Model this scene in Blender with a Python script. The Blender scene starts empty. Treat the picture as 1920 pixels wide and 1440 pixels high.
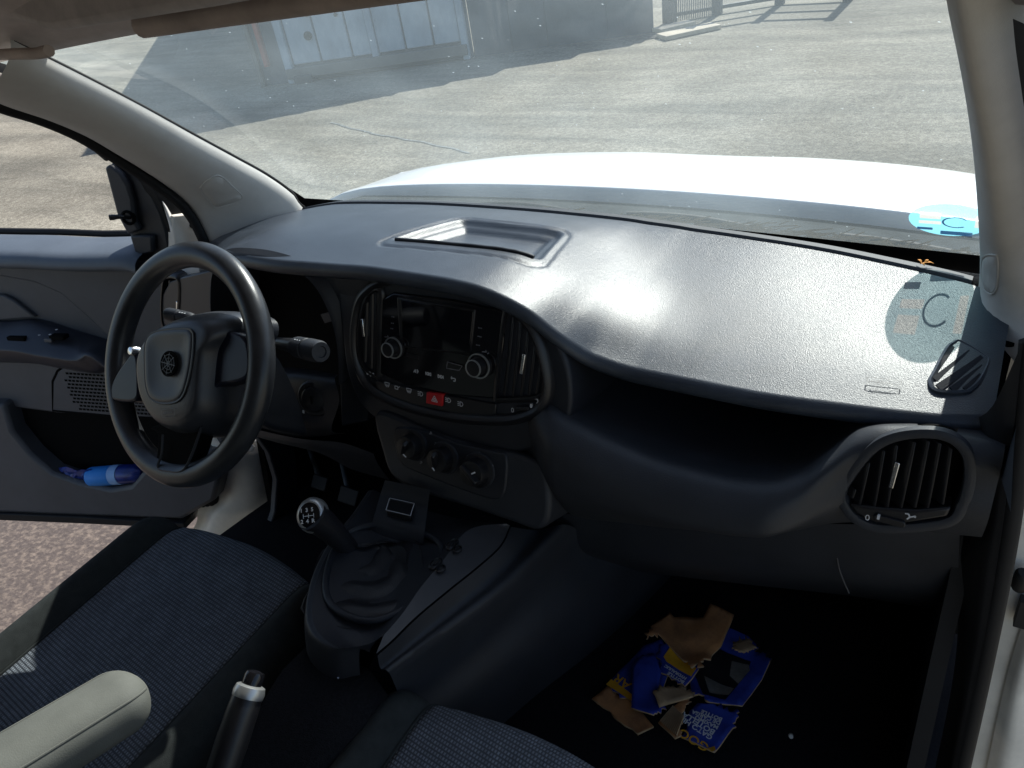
import bpy, bmesh, math, random
from mathutils import Vector, Matrix, noise
from mathutils.geometry import tessellate_polygon
random.seed(7)
C = bpy.context.scene.collection
SC = bpy.context.scene
R = math.radians

# ------------------------------------------------------------------ camera
cam = bpy.data.cameras.new('camera'); camo = bpy.data.objects.new('camera', cam); C.objects.link(camo)
SC.camera = camo
cam.sensor_fit = 'HORIZONTAL'; cam.sensor_width = 36.0; cam.lens = 36.0*1423.5/1920
cam.clip_start = 0.02; cam.clip_end = 3000
yaw, pitch, roll = R(33.886), R(26.761), R(-4.655)
fw = Vector((-math.sin(yaw)*math.cos(pitch), math.cos(yaw)*math.cos(pitch), -math.sin(pitch)))
rt = Vector((math.cos(yaw), math.sin(yaw), 0)); up = rt.cross(fw)
rt2 = math.cos(roll)*rt + math.sin(roll)*up; up2 = -math.sin(roll)*rt + math.cos(roll)*up
camo.matrix_world = Matrix(((rt2.x, up2.x, -fw.x, .679), (rt2.y, up2.y, -fw.y, -.834), (rt2.z, up2.z, -fw.z, 1.568), (0, 0, 0, 1)))
# ------------------------------------------------------------------ sky, sun, exposure
SUN_EL, SUN_AZ = R(43.5), R(-1)
w = bpy.data.worlds.new('World'); SC.world = w; w.use_nodes = True
nt = w.node_tree; bg = nt.nodes['Background']
sky = nt.nodes.new('ShaderNodeTexSky'); sky.sky_type = 'NISHITA'; sky.sun_disc = False
sky.sun_elevation = SUN_EL; sky.sun_rotation = SUN_AZ
nt.links.new(sky.outputs[0], bg.inputs[0]); bg.inputs[1].default_value = 0.1
sl = bpy.data.lights.new('sun', 'SUN'); sl.energy = 4.7; sl.angle = R(.5); sl.color = (1, .955, .88)
slo = bpy.data.objects.new('sun', sl); C.objects.link(slo); slo.location = (0, 6, 12)
sd = Vector((math.sin(SUN_AZ)*math.cos(SUN_EL), math.cos(SUN_AZ)*math.cos(SUN_EL), math.sin(SUN_EL)))
slo.rotation_euler = sd.to_track_quat('Z', 'Y').to_euler()
SC.view_settings.view_transform = 'Standard'; SC.view_settings.look = 'None'; SC.view_settings.gamma = 1
SC.view_settings.exposure = 0.75; SC.view_settings.use_curve_mapping = False
SC.cycles.max_bounces = 10; SC.cycles.transparent_max_bounces = 16; SC.cycles.sample_clamp_indirect = 6
SC.cycles.use_denoising = True

# ------------------------------------------------------------------ materials
def mat(name, col, rough=.5, spec=.5, metal=0., var=0., vscale=12., bump=0., bscale=400., col2=None, coat=0., vdet=6, thr=None, bdist=.001):
    m = bpy.data.materials.new(name); m.use_nodes = True; n = m.node_tree; b = n.nodes['Principled BSDF']
    b.inputs['Base Color'].default_value = (*col, 1); b.inputs['Roughness'].default_value = rough
    b.inputs['Specular IOR Level'].default_value = spec; b.inputs['Metallic'].default_value = metal
    b.inputs['Coat Weight'].default_value = coat
    tc = n.nodes.new('ShaderNodeTexCoord')
    if var > 0 or col2:
        nz = n.nodes.new('ShaderNodeTexNoise'); nz.inputs['Scale'].default_value = vscale; nz.inputs['Detail'].default_value = vdet; nz.inputs['Roughness'].default_value = .65
        n.links.new(tc.outputs['Object'], nz.inputs['Vector'])
        r = n.nodes.new('ShaderNodeValToRGB')
        c2 = col2 or tuple(min(1, c*(1+var)) for c in col); c1 = col if col2 else tuple(c*(1-var) for c in col)
        a, z = thr or (.3, .7)
        r.color_ramp.elements[0].position = a; r.color_ramp.elements[0].color = (*c1, 1)
        r.color_ramp.elements[1].position = z; r.color_ramp.elements[1].color = (*c2, 1)
        n.links.new(nz.outputs['Fac'], r.inputs[0]); n.links.new(r.outputs[0], b.inputs['Base Color'])
        rr = n.nodes.new('ShaderNodeMapRange'); rr.inputs['To Min'].default_value = max(.02, rough-.06); rr.inputs['To Max'].default_value = min(1, rough+.06)
        n.links.new(nz.outputs['Fac'], rr.inputs['Value']); n.links.new(rr.outputs[0], b.inputs['Roughness'])
    if bump > 0:
        nb = n.nodes.new('ShaderNodeTexNoise'); nb.inputs['Scale'].default_value = bscale; nb.inputs['Detail'].default_value = 3
        n.links.new(tc.outputs['Object'], nb.inputs['Vector'])
        bp = n.nodes.new('ShaderNodeBump'); bp.inputs['Strength'].default_value = bump; bp.inputs['Distance'].default_value = bdist
        n.links.new(nb.outputs['Fac'], bp.inputs['Height']); n.links.new(bp.outputs[0], b.inputs['Normal'])
    return m

M = {}
M['pad'] = mat('grained_dash_plastic', (.034, .042, .056), .36, .5, var=.28, vscale=14, bump=.85, bscale=720, bdist=.0006)
M['fascia'] = mat('black_fascia_plastic', (.018, .020, .026), .5, .4, var=.15, vscale=14, bump=.25, bscale=700)
M['lower'] = mat('charcoal_lower_plastic', (.026, .029, .036), .52, .42, var=.2, vscale=9, bump=.35, bscale=600)
M['satin'] = mat('satin_black_plastic', (.012, .012, .014), .38, .5)
M['gloss'] = mat('glossy_black_plastic', (.008, .008, .010), .12, .5)
M['screen'] = mat('dark_screen_glass', (.004, .004, .006), .06, .6)
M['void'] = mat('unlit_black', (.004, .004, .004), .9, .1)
M['rimmat'] = mat('worn_wheel_rim_plastic', (.026, .028, .032), .31, .5, var=.35, vscale=22, bump=.3, bscale=1100, bdist=.0005)
M['hub'] = mat('wheel_hub_plastic', (.030, .033, .040), .36, .5, var=.12, vscale=12, bump=.3, bscale=800)
M['blueblack'] = mat('piano_spoke_plastic', (.010, .013, .026), .3, .3)
M['pillar'] = mat('warm_grey_pillar_trim', (.50, .485, .46), .7, .3, var=.06, vscale=20, bump=.25, bscale=900)
M['headliner'] = mat('brownish_headliner', (.50, .44, .41), .95, .1, var=.1, vscale=30, bump=.3, bscale=500)
M['visor'] = mat('taupe_visor_vinyl', (.46, .42, .40), .8, .2, var=.15, vscale=25, bump=.3, bscale=400)
M['visorbar'] = mat('brown_vinyl_roll', (.40, .33, .29), .7, .3, var=.18, vscale=18, bump=.3, bscale=300)
M['doortrim'] = mat('grey_door_card', (.066, .071, .082), .52, .45, var=.14, vscale=9, bump=.35, bscale=600)
M['ledge'] = mat('sunlit_door_plastic', (.085, .105, .130), .5, .5, var=.14, vscale=12, bump=.35, bscale=600)  # door card plastic with sun and sky light put into its colour
M['doordark'] = mat('navy_switch_plate', (.022, .025, .036), .4, .5, var=.15, vscale=14)
M['white'] = mat('white_car_paint', (.82, .82, .80), .28, .5, coat=.4, var=.02, vscale=4)
M['jamb'] = mat('dusty_white_jamb', (.80, .76, .68), .5, .4, var=.14, vscale=11, col2=None)
M['rubber'] = mat('black_rubber', (.012, .012, .013), .7, .3, var=.2, vscale=20)
M['chrome'] = mat('satin_chrome', (.75, .75, .76), .22, .5, metal=1)
M['silver'] = mat('silver_plastic', (.45, .46, .46), .32, .5, metal=.7)
M['print'] = mat('white_print', (.62, .63, .65), .6, .2)
M['printdim'] = mat('grey_print', (.22, .22, .24), .6, .2)
M['red'] = mat('red_hazard_key', (.50, .012, .016), .4, .4)
M['bolster'] = mat('charcoal_seat_cloth', (.034, .038, .038), .95, .12, var=.2, vscale=60, bump=.6, bscale=900)
M['armrest'] = mat('grey_armrest_vinyl', (.125, .128, .115), .7, .3, var=.16, vscale=16, bump=.3, bscale=700)
M['carpet'] = mat('black_carpet', (.015, .015, .017), 1., .05, var=.4, vscale=240, bump=.8, bscale=600, bdist=.003)
M['gaiter'] = mat('black_leatherette', (.014, .014, .017), .42, .5, var=.2, vscale=30, bump=.3, bscale=500)
M['consolegrey'] = mat('grey_console_strip', (.055, .056, .062), .5, .4, var=.1, vscale=20, bump=.2, bscale=800)
M['cowl'] = mat('dusty_cowl_plastic', (.020, .024, .026), .95, .1, var=.5, vscale=25, bump=.4, bscale=200)
M['needles'] = mat('dry_pine_needles', (.30, .20, .10), .9, .1, var=.4, vscale=60)
M['leafy'] = mat('orange_leaf_crumb', (.65, .26, .06), .8, .2)
M['card'] = mat('brown_corrugated_card', (.46, .22, .09), .9, .1, col2=(.27, .13, .065), vscale=26, thr=(.42, .68), bump=.3, bscale=150)
M['cardpale'] = mat('pale_torn_card', (.42, .29, .17), .95, .1, var=.2, vscale=30)
M['bluecard'] = mat('blue_printed_card', (.028, .055, .33), .5, .3, col2=(.014, .024, .15), vscale=22, thr=(.5, .75))
M['yellowcard'] = mat('yellow_print', (.65, .33, .02), .6, .3, var=.15, vscale=30)
M['blackcard'] = mat('black_printed_card', (.012, .012, .014), .4, .4, var=.4, vscale=30)
M['greycard'] = mat('grey_printed_photo', (.16, .15, .13), .5, .3, var=.4, vscale=40)
M['bottleblue'] = mat('cyan_bottle_label', (.03, .25, .75), .5, .3)
M['bottlepale'] = mat('pale_bottle_band', (.25, .45, .80), .5, .3)
M['bottledark'] = mat('dark_blue_crinkled_plastic', (.01, .03, .20), .3, .5, var=.4, vscale=50)
M['paper'] = mat('bluish_paper_scrap', (.55, .62, .80), .8, .2)
M['pebble'] = mat('pale_pebble', (.5, .5, .48), .9, .2)
M['bolt'] = mat('dark_bolt', (.02, .02, .02), .6, .3)
M['gravelly'] = mat('reddish_gravel_surface', (.088, .072, .067), .9, .2, col2=(.205, .165, .138), vscale=48, thr=(.46, .70), bump=.8, bscale=60, bdist=.006)
M['concrete'] = mat('stained_concrete', (.20, .20, .19), .9, .2, col2=(.11, .11, .11), vscale=1.2, thr=(.35, .7), bump=.3, bscale=30, bdist=.01)
M['tar'] = mat('old_tar_seam', (.20, .20, .185), .8, .2, var=.5, vscale=20)
M['wallgrey'] = mat('blue_grey_wall_paint', (.13, .15, .175), .9, .2, col2=(.08, .09, .10), vscale=1.6, thr=(.4, .75), bump=.3, bscale=30, bdist=.01)
M['steel'] = mat('dark_gate_steel', (.06, .07, .08), .6, .4, var=.3, vscale=10)
M['wood'] = mat('pale_plank_wood', (.55, .48, .38), .85, .2, var=.2, vscale=6)
M['redpaint'] = mat('faded_red_paint', (.30, .10, .08), .8, .2, var=.3, vscale=5)

def woven(name, dark, light, sc):
    m = bpy.data.materials.new(name); m.use_nodes = True; n = m.node_tree; b = n.nodes['Principled BSDF']
    b.inputs['Roughness'].default_value = .9; b.inputs['Specular IOR Level'].default_value = .15
    tc = n.nodes.new('ShaderNodeTexCoord'); mp = n.nodes.new('ShaderNodeMapping')
    mp.inputs['Scale'].default_value = (sc, sc*.8, 0); mp.inputs['Rotation'].default_value = (0, 0, R(4))
    n.links.new(tc.outputs['Object'], mp.inputs[0])
    br = n.nodes.new('ShaderNodeTexBrick'); br.inputs['Scale'].default_value = 1; br.inputs['Mortar Size'].default_value = .16; br.inputs['Mortar Smooth'].default_value = .8
    br.inputs['Brick Width'].default_value = .5; br.inputs['Row Height'].default_value = .5; br.offset = .5
    n.links.new(mp.outputs[0], br.inputs['Vector'])
    nz = n.nodes.new('ShaderNodeTexNoise'); nz.inputs['Scale'].default_value = 30; n.links.new(tc.outputs['Object'], nz.inputs['Vector'])
    l2 = tuple(c*.7 for c in light)
    br.inputs['Color1'].default_value = (*light, 1); br.inputs['Color2'].default_value = (*l2, 1); br.inputs['Mortar'].default_value = (*dark, 1)
    mx = n.nodes.new('ShaderNodeMix'); mx.data_type = 'RGBA'; mx.blend_type = 'MULTIPLY'; mx.inputs['Factor'].default_value = .5
    n.links.new(br.outputs['Color'], mx.inputs[6]); n.links.new(nz.outputs['Fac'], mx.inputs[7]); n.links.new(mx.outputs[2], b.inputs['Base Color'])
    bp = n.nodes.new('ShaderNodeBump'); bp.inputs['Strength'].default_value = .8; bp.inputs['Distance'].default_value = .0015; bp.invert = True
    n.links.new(br.outputs['Fac'], bp.inputs['Height']); n.links.new(bp.outputs[0], b.inputs['Normal'])
    return m
M['weave'] = woven('navy_woven_seat_cloth', (.095, .106, .122), (.30, .335, .385), 105)

def glass_mat():
    m = bpy.data.materials.new('dusty_windscreen_glass'); m.use_nodes = True; n = m.node_tree
    for x in list(n.nodes): n.nodes.remove(x)
    out = n.nodes.new('ShaderNodeOutputMaterial'); tr = n.nodes.new('ShaderNodeBsdfTransparent'); tr.inputs[0].default_value = (.80, .86, .87, 1)
    tl = n.nodes.new('ShaderNodeBsdfTranslucent'); tl.inputs[0].default_value = (.70, .84, .88, 1)
    tc = n.nodes.new('ShaderNodeTexCoord')
    n1 = n.nodes.new('ShaderNodeTexNoise'); n1.inputs['Scale'].default_value = 3.2; n1.inputs['Detail'].default_value = 5
    n2 = n.nodes.new('ShaderNodeTexVoronoi'); n2.inputs['Scale'].default_value = 55; n2.feature = 'F1'
    for t in (n1, n2): n.links.new(tc.outputs['Object'], t.inputs['Vector'])
    r1 = n.nodes.new('ShaderNodeMapRange'); r1.inputs['From Min'].default_value = .3; r1.inputs['From Max'].default_value = .75; r1.inputs['To Min'].default_value = .05; r1.inputs['To Max'].default_value = .125
    n.links.new(n1.outputs['Fac'], r1.inputs[0])
    # specks of dirt: small voronoi cores, only in some cells
    sp = n.nodes.new('ShaderNodeMath'); sp.operation = 'LESS_THAN'; sp.inputs[1].default_value = .07; n.links.new(n2.outputs['Distance'], sp.inputs[0])
    sx = n.nodes.new('ShaderNodeSeparateColor'); n.links.new(n2.outputs['Color'], sx.inputs[0])
    pick = n.nodes.new('ShaderNodeMath'); pick.operation = 'GREATER_THAN'; pick.inputs[1].default_value = .6; n.links.new(sx.outputs[0], pick.inputs[0])
    mu = n.nodes.new('ShaderNodeMath'); mu.operation = 'MULTIPLY'; n.links.new(sp.outputs[0], mu.inputs[0]); n.links.new(pick.outputs[0], mu.inputs[1])
    m2 = n.nodes.new('ShaderNodeMath'); m2.operation = 'MULTIPLY_ADD'; m2.inputs[1].default_value = .25; n.links.new(mu.outputs[0], m2.inputs[0]); n.links.new(r1.outputs[0], m2.inputs[2])
    mix = n.nodes.new('ShaderNodeMixShader'); n.links.new(m2.outputs[0], mix.inputs[0]); n.links.new(tr.outputs[0], mix.inputs[1]); n.links.new(tl.outputs[0], mix.inputs[2])
    gl = n.nodes.new('ShaderNodeBsdfGlossy'); gl.inputs['Roughness'].default_value = .02
    lw = n.nodes.new('ShaderNodeLayerWeight'); lw.inputs[0].default_value = .5
    pw = n.nodes.new('ShaderNodeMath'); pw.operation = 'POWER'; pw.inputs[1].default_value = 5; n.links.new(lw.outputs['Facing'], pw.inputs[0])
    fr = n.nodes.new('ShaderNodeMath'); fr.operation = 'MULTIPLY_ADD'; fr.inputs[1].default_value = .6; fr.inputs[2].default_value = .03; n.links.new(pw.outputs[0], fr.inputs[0])
    mix2 = n.nodes.new('ShaderNodeMixShader'); n.links.new(fr.outputs[0], mix2.inputs[0]); n.links.new(mix.outputs[0], mix2.inputs[1]); n.links.new(gl.outputs[0], mix2.inputs[2])
    n.links.new(mix2.outputs[0], out.inputs[0]); return m
M['glass'] = glass_mat()

def film_mat(name, col, tcol, fac):   # thin printed film on the glass: lets part of the light through
    m = bpy.data.materials.new(name); m.use_nodes = True; n = m.node_tree
    for x in list(n.nodes): n.nodes.remove(x)
    out = n.nodes.new('ShaderNodeOutputMaterial'); tr = n.nodes.new('ShaderNodeBsdfTransparent'); tr.inputs[0].default_value = (*tcol, 1)
    tl = n.nodes.new('ShaderNodeBsdfTranslucent'); tl.inputs[0].default_value = (*col, 1)
    mix = n.nodes.new('ShaderNodeMixShader'); mix.inputs[0].default_value = fac
    n.links.new(tr.outputs[0], mix.inputs[1]); n.links.new(tl.outputs[0], mix.inputs[2]); n.links.new(mix.outputs[0], out.inputs[0]); return m
M['film'] = film_mat('pale_blue_sticker_film', (.30, .76, .90), (.52, .66, .69), .5)
M['filmpale'] = film_mat('whitish_sticker_print', (.72, .68, .62), (.74, .72, .68), .5)
M['filmdark'] = film_mat('dark_sticker_print', (.04, .07, .13), (.10, .12, .16), .9)

def ground_mat():
    m = bpy.data.materials.new('dusty_worn_asphalt'); m.use_nodes = True; n = m.node_tree; b = n.nodes['Principled BSDF']
    b.inputs['Roughness'].default_value = .9; b.inputs['Specular IOR Level'].default_value = .2
    tc = n.nodes.new('ShaderNodeTexCoord')
    def noise_(sc, det, rot=0, st=(1, 1, 1), dist=0.):
        mp = n.nodes.new('ShaderNodeMapping'); mp.inputs['Rotation'].default_value = (0, 0, rot); mp.inputs['Scale'].default_value = st
        n.links.new(tc.outputs['Object'], mp.inputs[0]); t = n.nodes.new('ShaderNodeTexNoise'); t.inputs['Scale'].default_value = sc; t.inputs['Detail'].default_value = det
        t.inputs['Roughness'].default_value = .62; t.inputs['Distortion'].default_value = dist
        n.links.new(mp.outputs[0], t.inputs['Vector']); return t
    def ramp(t, a, ca, z, cz):
        r = n.nodes.new('ShaderNodeValToRGB'); r.color_ramp.elements[0].position = a; r.color_ramp.elements[1].position = z
        r.color_ramp.elements[0].color = (*ca, 1); r.color_ramp.elements[1].color = (*cz, 1); n.links.new(t.outputs['Fac'], r.inputs[0]); return r
    base = ramp(noise_(.55, 8), .32, (.27, .262, .225), .68, (.39, .385, .335))
    streak = ramp(noise_(2.2, 6, R(28), (.16, 1, 1), .6), .36, (.66, .67, .68), .60, (1, 1, 1))
    patch = ramp(noise_(.33, 4, 0, (1, 1, 1), 1.5), .40, (.78, .78, .78), .58, (1.0, 1.0, 1.0))
    grit = ramp(noise_(85, 4), .34, (.55, .52, .5), .66, (1.35, 1.28, 1.2))
    peb = ramp(noise_(23, 3), .40, (.80, .78, .76), .64, (1.15, 1.14, 1.12))
    cur = base
    for x in (streak, patch, grit, peb):
        mx = n.nodes.new('ShaderNodeMix'); mx.data_type = 'RGBA'; mx.blend_type = 'MULTIPLY'; mx.inputs['Factor'].default_value = 1
        n.links.new(cur.outputs[0] if cur is base else cur.outputs[2], mx.inputs[6]); n.links.new(x.outputs[0], mx.inputs[7]); cur = mx
    n.links.new(cur.outputs[2], b.inputs['Base Color'])
    bp = n.nodes.new('ShaderNodeBump'); bp.inputs['Strength'].default_value = .5; bp.inputs['Distance'].default_value = .006
    n.links.new(noise_(85, 4).outputs['Fac'], bp.inputs['Height']); n.links.new(bp.outputs[0], b.inputs['Normal'])
    return m
M['ground'] = ground_mat()

def rust_paint():
    m = mat('blue_grey_flaking_door_paint', (.30, .37, .45), .7, .3)
    n = m.node_tree; b = n.nodes['Principled BSDF']; tc = n.nodes.new('ShaderNodeTexCoord')
    t = n.nodes.new('ShaderNodeTexNoise'); t.inputs['Scale'].default_value = 3.3; t.inputs['Detail'].default_value = 9; t.inputs['Roughness'].default_value = .7
    mp = n.nodes.new('ShaderNodeMapping'); mp.inputs['Scale'].default_value = (1, 1, .45); n.links.new(tc.outputs['Object'], mp.inputs[0]); n.links.new(mp.outputs[0], t.inputs['Vector'])
    r = n.nodes.new('ShaderNodeValToRGB'); e = r.color_ramp.elements
    e[0].position = .30; e[0].color = (.12, .08, .055, 1); e[1].position = .36; e[1].color = (.27, .32, .38, 1)
    x = e.new(.5); x.color = (.32, .385, .46, 1); y = e.new(.68); y.color = (.42, .49, .56, 1)
    n.links.new(t.outputs['Fac'], r.inputs[0]); n.links.new(r.outputs[0], b.inputs['Base Color']); return m
M['rustpaint'] = rust_paint()

# ------------------------------------------------------------------ mesh helpers
def link(name, me, m, parent):
    o = bpy.data.objects.new(name, me); C.objects.link(o)
    if m is not None: me.materials.append(m if not isinstance(m, str) else M[m])
    if parent: o.parent = parent
    return o
def smooth(me, ang=40):
    me.polygons.foreach_set('use_smooth', [True]*len(me.polygons)); me.set_sharp_from_angle(angle=R(ang))
def mk(name, v, f, m, parent=None, sm=True, ang=40, bev=0., seg=2, fix=True, thick=0.):
    me = bpy.data.meshes.new(name); me.from_pydata([tuple(p) for p in v], [], f); me.update()
    if fix:
        bm = bmesh.new(); bm.from_mesh(me); bmesh.ops.remove_doubles(bm, verts=bm.verts, dist=1e-5); bmesh.ops.recalc_face_normals(bm, faces=bm.faces); bm.to_mesh(me); bm.free()
    if sm: smooth(me, ang)
    o = link(name, me, m, parent)
    if thick: s = o.modifiers.new('solid', 'SOLIDIFY'); s.thickness = thick; s.offset = -1
    if bev: b = o.modifiers.new('bevel', 'BEVEL'); b.width = bev; b.segments = seg; b.limit_method = 'ANGLE'; b.angle_limit = R(35); b.use_clamp_overlap = True
    return o
def empty(name, loc=(0, 0, 0), parent=None):
    o = bpy.data.objects.new(name, None); C.objects.link(o); o.empty_display_size = .05
    if parent: o.parent = parent
    o.location = loc; return o
def tag(o, label=None, cat=None, group=None, kind=None):
    for k, v in (('label', label), ('category', cat), ('group', group), ('kind', kind)):
        if v: o[k] = v
    return o
def cr(p0, p1, p2, p3, t):
    return tuple(.5*((2*b)+(-a+c)*t+(2*a-5*b+4*c-d)*t*t+(-a+3*b-3*c+d)*t**3) for a, b, c, d in zip(p0, p1, p2, p3))
def spline(P, n=6, closed=False):
    out = []; k = len(P)
    if closed:
        for i in range(k):
            for j in range(n): out.append(cr(P[i-1], P[i], P[(i+1) % k], P[(i+2) % k], j/n))
    else:
        ext = lambda a, b: tuple(2*x-y for x, y in zip(a, b))
        Q = [ext(P[0], P[1])]+list(P)+[ext(P[-1], P[-2])]
        for i in range(k-1):
            for j in range(n): out.append(cr(Q[i], Q[i+1], Q[i+2], Q[i+3], j/n))
        out.append(tuple(P[-1]))
    return out
def resample(P, n):
    P = [Vector(p) for p in P]; L = [0]
    for a, b in zip(P, P[1:]): L.append(L[-1]+(b-a).length)
    out = []; j = 0
    for i in range(n):
        s = L[-1]*i/(n-1)
        while j < len(L)-2 and L[j+1] < s: j += 1
        d = L[j+1]-L[j]; t = 0 if d == 0 else (s-L[j])/d
        out.append(tuple(P[j].lerp(P[j+1], t)))
    return out
def grid(name, rows, m, parent=None, closed=False, thick=0., ang=60, bev=0., cap=False):
    n = len(rows[0]); v = [p for r in rows for p in r]; f = []
    for i in range(len(rows)-1):
        for j in range(n if closed else n-1):
            k = (j+1) % n; f.append((i*n+j, i*n+k, (i+1)*n+k, (i+1)*n+j))
    if cap: f.append(tuple(range(n))[::-1]); f.append(tuple((len(rows)-1)*n+j for j in range(n)))
    return mk(name, v, f, m, parent, ang=ang, thick=thick, bev=bev)
def loft(name, curves, m, parent=None, nu=40, nv=5, thick=0., ang=60, straight=False):
    """surface through open curves (each smoothed, then resampled to nu points), nv steps between neighbours"""
    rs = [resample(spline(c, 8) if len(c) > 2 else c, nu) for c in curves]
    cols = [(spline([r[j] for r in rs], nv) if not straight else [r[j] for r in rs]) for j in range(nu)]
    rows = [[cols[j][i] for j in range(nu)] for i in range(len(cols[0]))]
    return grid(name, rows, m, parent, thick=thick, ang=ang)
def T(fr, u, v, w=0.): o, a, b, c = fr; return tuple(o[i]+a[i]*u+b[i]*v+c[i]*w for i in range(3))
def plate(name, o2, fr, w0, w1, m, parent=None, bev=0., seg=2, inset=0., ang=35):
    """solid with outline o2 (u, v) in frame fr, from depth w0 to w1 along its normal"""
    k = len(o2); v = [T(fr, p[0], p[1], w0) for p in o2]+[T(fr, p[0], p[1], w1) for p in o2]
    f = [tuple(range(k))[::-1], tuple(range(k, 2*k))]+[(i, (i+1) % k, k+(i+1) % k, k+i) for i in range(k)]
    return mk(name, v, f, m, parent, bev=bev, seg=seg, ang=ang)
def ring(name, o2, fr, prof, m, parent=None, ang=50):
    """closed outline swept by prof [(inset, w)] (inset > 0 goes inwards)"""
    k = len(o2); cx = sum(p[0] for p in o2)/k; cy = sum(p[1] for p in o2)/k; rows = []
    area = sum(o2[i][0]*o2[(i+1) % k][1]-o2[(i+1) % k][0]*o2[i][1] for i in range(k)); sg = 1 if area > 0 else -1
    nn = []
    for i in range(k):
        a, b = o2[i-1], o2[(i+1) % k]; dx, dy = b[0]-a[0], b[1]-a[1]; l = math.hypot(dx, dy) or 1; nn.append((-dy/l*sg, dx/l*sg))
    for ins, wv in prof: rows.append([T(fr, p[0]+q[0]*ins, p[1]+q[1]*ins, wv) for p, q in zip(o2, nn)])
    return grid(name, rows, m, parent, closed=True, ang=ang)
def inset(o2, d):
    k = len(o2); area = sum(o2[i][0]*o2[(i+1) % k][1]-o2[(i+1) % k][0]*o2[i][1] for i in range(k)); sg = 1 if area > 0 else -1; out = []
    for i in range(k):
        a, b = o2[i-1], o2[(i+1) % k]; dx, dy = b[0]-a[0], b[1]-a[1]; l = math.hypot(dx, dy) or 1
        out.append((o2[i][0]-dy/l*sg*d, o2[i][1]+dx/l*sg*d))
    return out
def rrect(cx, cy, w_, h_, r, n=5, rot=0.):
    out = []
    for sx, sy, a0 in ((1, 1, 0), (-1, 1, 90), (-1, -1, 180), (1, -1, 270)):
        for i in range(n+1):
            a = R(a0+90*i/n); out.append((sx*(w_/2-r)+r*math.cos(a), sy*(h_/2-r)+r*math.sin(a)))
    c, s = math.cos(rot), math.sin(rot)
    return [(cx+x*c-y*s, cy+x*s+y*c) for x, y in out]
def circ(cx, cy, r, n=28, ry=None): return [(cx+r*math.cos(2*math.pi*i/n), cy+(ry or r)*math.sin(2*math.pi*i/n)) for i in range(n)]
def tube(name, P, r, m, parent=None, n=10, closed=False, cap=True, flat=1.):
    P = [Vector(p) for p in P]; k = len(P); rr = r if isinstance(r, (list, tuple)) else [r]*k; rows = []; prev = None
    for i, p in enumerate(P):
        d = (P[(i+1) % k]-P[i-1]) if closed else (P[min(i+1, k-1)]-P[max(i-1, 0)]); d.normalize()
        if prev is None: s = d.cross(Vector((0, 0, 1))); s = s if s.length > .05 else d.cross(Vector((1, 0, 0)))
        else: s = prev-d*prev.dot(d)
        s.normalize(); prev = s; t = d.cross(s)
        rows.append([tuple(p+s*rr[i]*math.cos(2*math.pi*j/n)+t*rr[i]*flat*math.sin(2*math.pi*j/n)) for j in range(n)])
    if closed: rows.append(rows[0]); cap = False
    return grid(name, rows, m, parent, closed=True, cap=cap, ang=50)
def lathe(name, o, axis, prof, m, parent=None, n=28, ang=40, sx=1.):
    a = Vector(axis).normalized(); s = a.cross(Vector((0, 0, 1))); s = s if s.length > .05 else a.cross(Vector((1, 0, 0))); s.normalize(); t = s.cross(a); o = Vector(o)
    rows = [[tuple(o+a*h+s*r*math.cos(2*math.pi*j/n)+t*r*sx*math.sin(2*math.pi*j/n)) for j in range(n)] for r, h in prof]
    return grid(name, rows, m, parent, closed=True, cap=True, ang=ang)
def box(name, c, s, m, parent=None, rot=(0, 0, 0), bev=.001):
    e = Matrix.Rotation(rot[2], 3, 'Z') @ Matrix.Rotation(rot[1], 3, 'Y') @ Matrix.Rotation(rot[0], 3, 'X')
    v = [tuple(Vector(c)+e @ Vector((s[0]*x, s[1]*y, s[2]*z))) for x in (-.5, .5) for y in (-.5, .5) for z in (-.5, .5)]
    return mk(name, v, [(0, 1, 3, 2), (4, 6, 7, 5), (0, 4, 5, 1), (2, 3, 7, 6), (0, 2, 6, 4), (1, 5, 7, 3)], m, parent, bev=bev)
_txt = {}
def text(name, s, o, x, y, size, m, parent=None, w=0.0006, bold=0.):
    """flat lettering s: origin o, baseline direction x, up direction y, cap height about .7 size"""
    cu = bpy.data.curves.new(name, 'FONT'); cu.body = s; cu.size = size; cu.offset = bold; cu.align_x = 'LEFT'; cu.resolution_u = 3
    ob = bpy.data.objects.new(name, cu); C.objects.link(ob); dg = bpy.context.evaluated_depsgraph_get(); dg.update()
    me = bpy.data.meshes.new_from_object(ob.evaluated_get(dg)); bpy.data.objects.remove(ob); bpy.data.curves.remove(cu)
    x = Vector(x).normalized(); z = x.cross(Vector(y)).normalized(); y = z.cross(x); o = Vector(o)+z*w
    for q in me.vertices: q.co = o+x*q.co.x+y*q.co.y
    me.materials.clear(); return link(name, me, m, parent)
def glyph(name, strokes, fr, cx, cy, sc, m, parent, w=.0008, th=.12):
    """small printed pictogram from line strokes (unit square), as thin flat bars in frame fr"""
    v = []; f = []
    for a, b in strokes:
        ax_, ay, bx, by = cx+a[0]*sc, cy+a[1]*sc, cx+b[0]*sc, cy+b[1]*sc; dx, dy = bx-ax_, by-ay; l = math.hypot(dx, dy) or 1; px, py = -dy/l*th*sc/2, dx/l*th*sc/2
        k = len(v); v += [T(fr, ax_+px, ay+py, w), T(fr, bx+px, by+py, w), T(fr, bx-px, by-py, w), T(fr, ax_-px, ay-py, w)]; f.append((k, k+1, k+2, k+3))
    return mk(name, v, f, m, parent, fix=False, sm=False)
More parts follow.
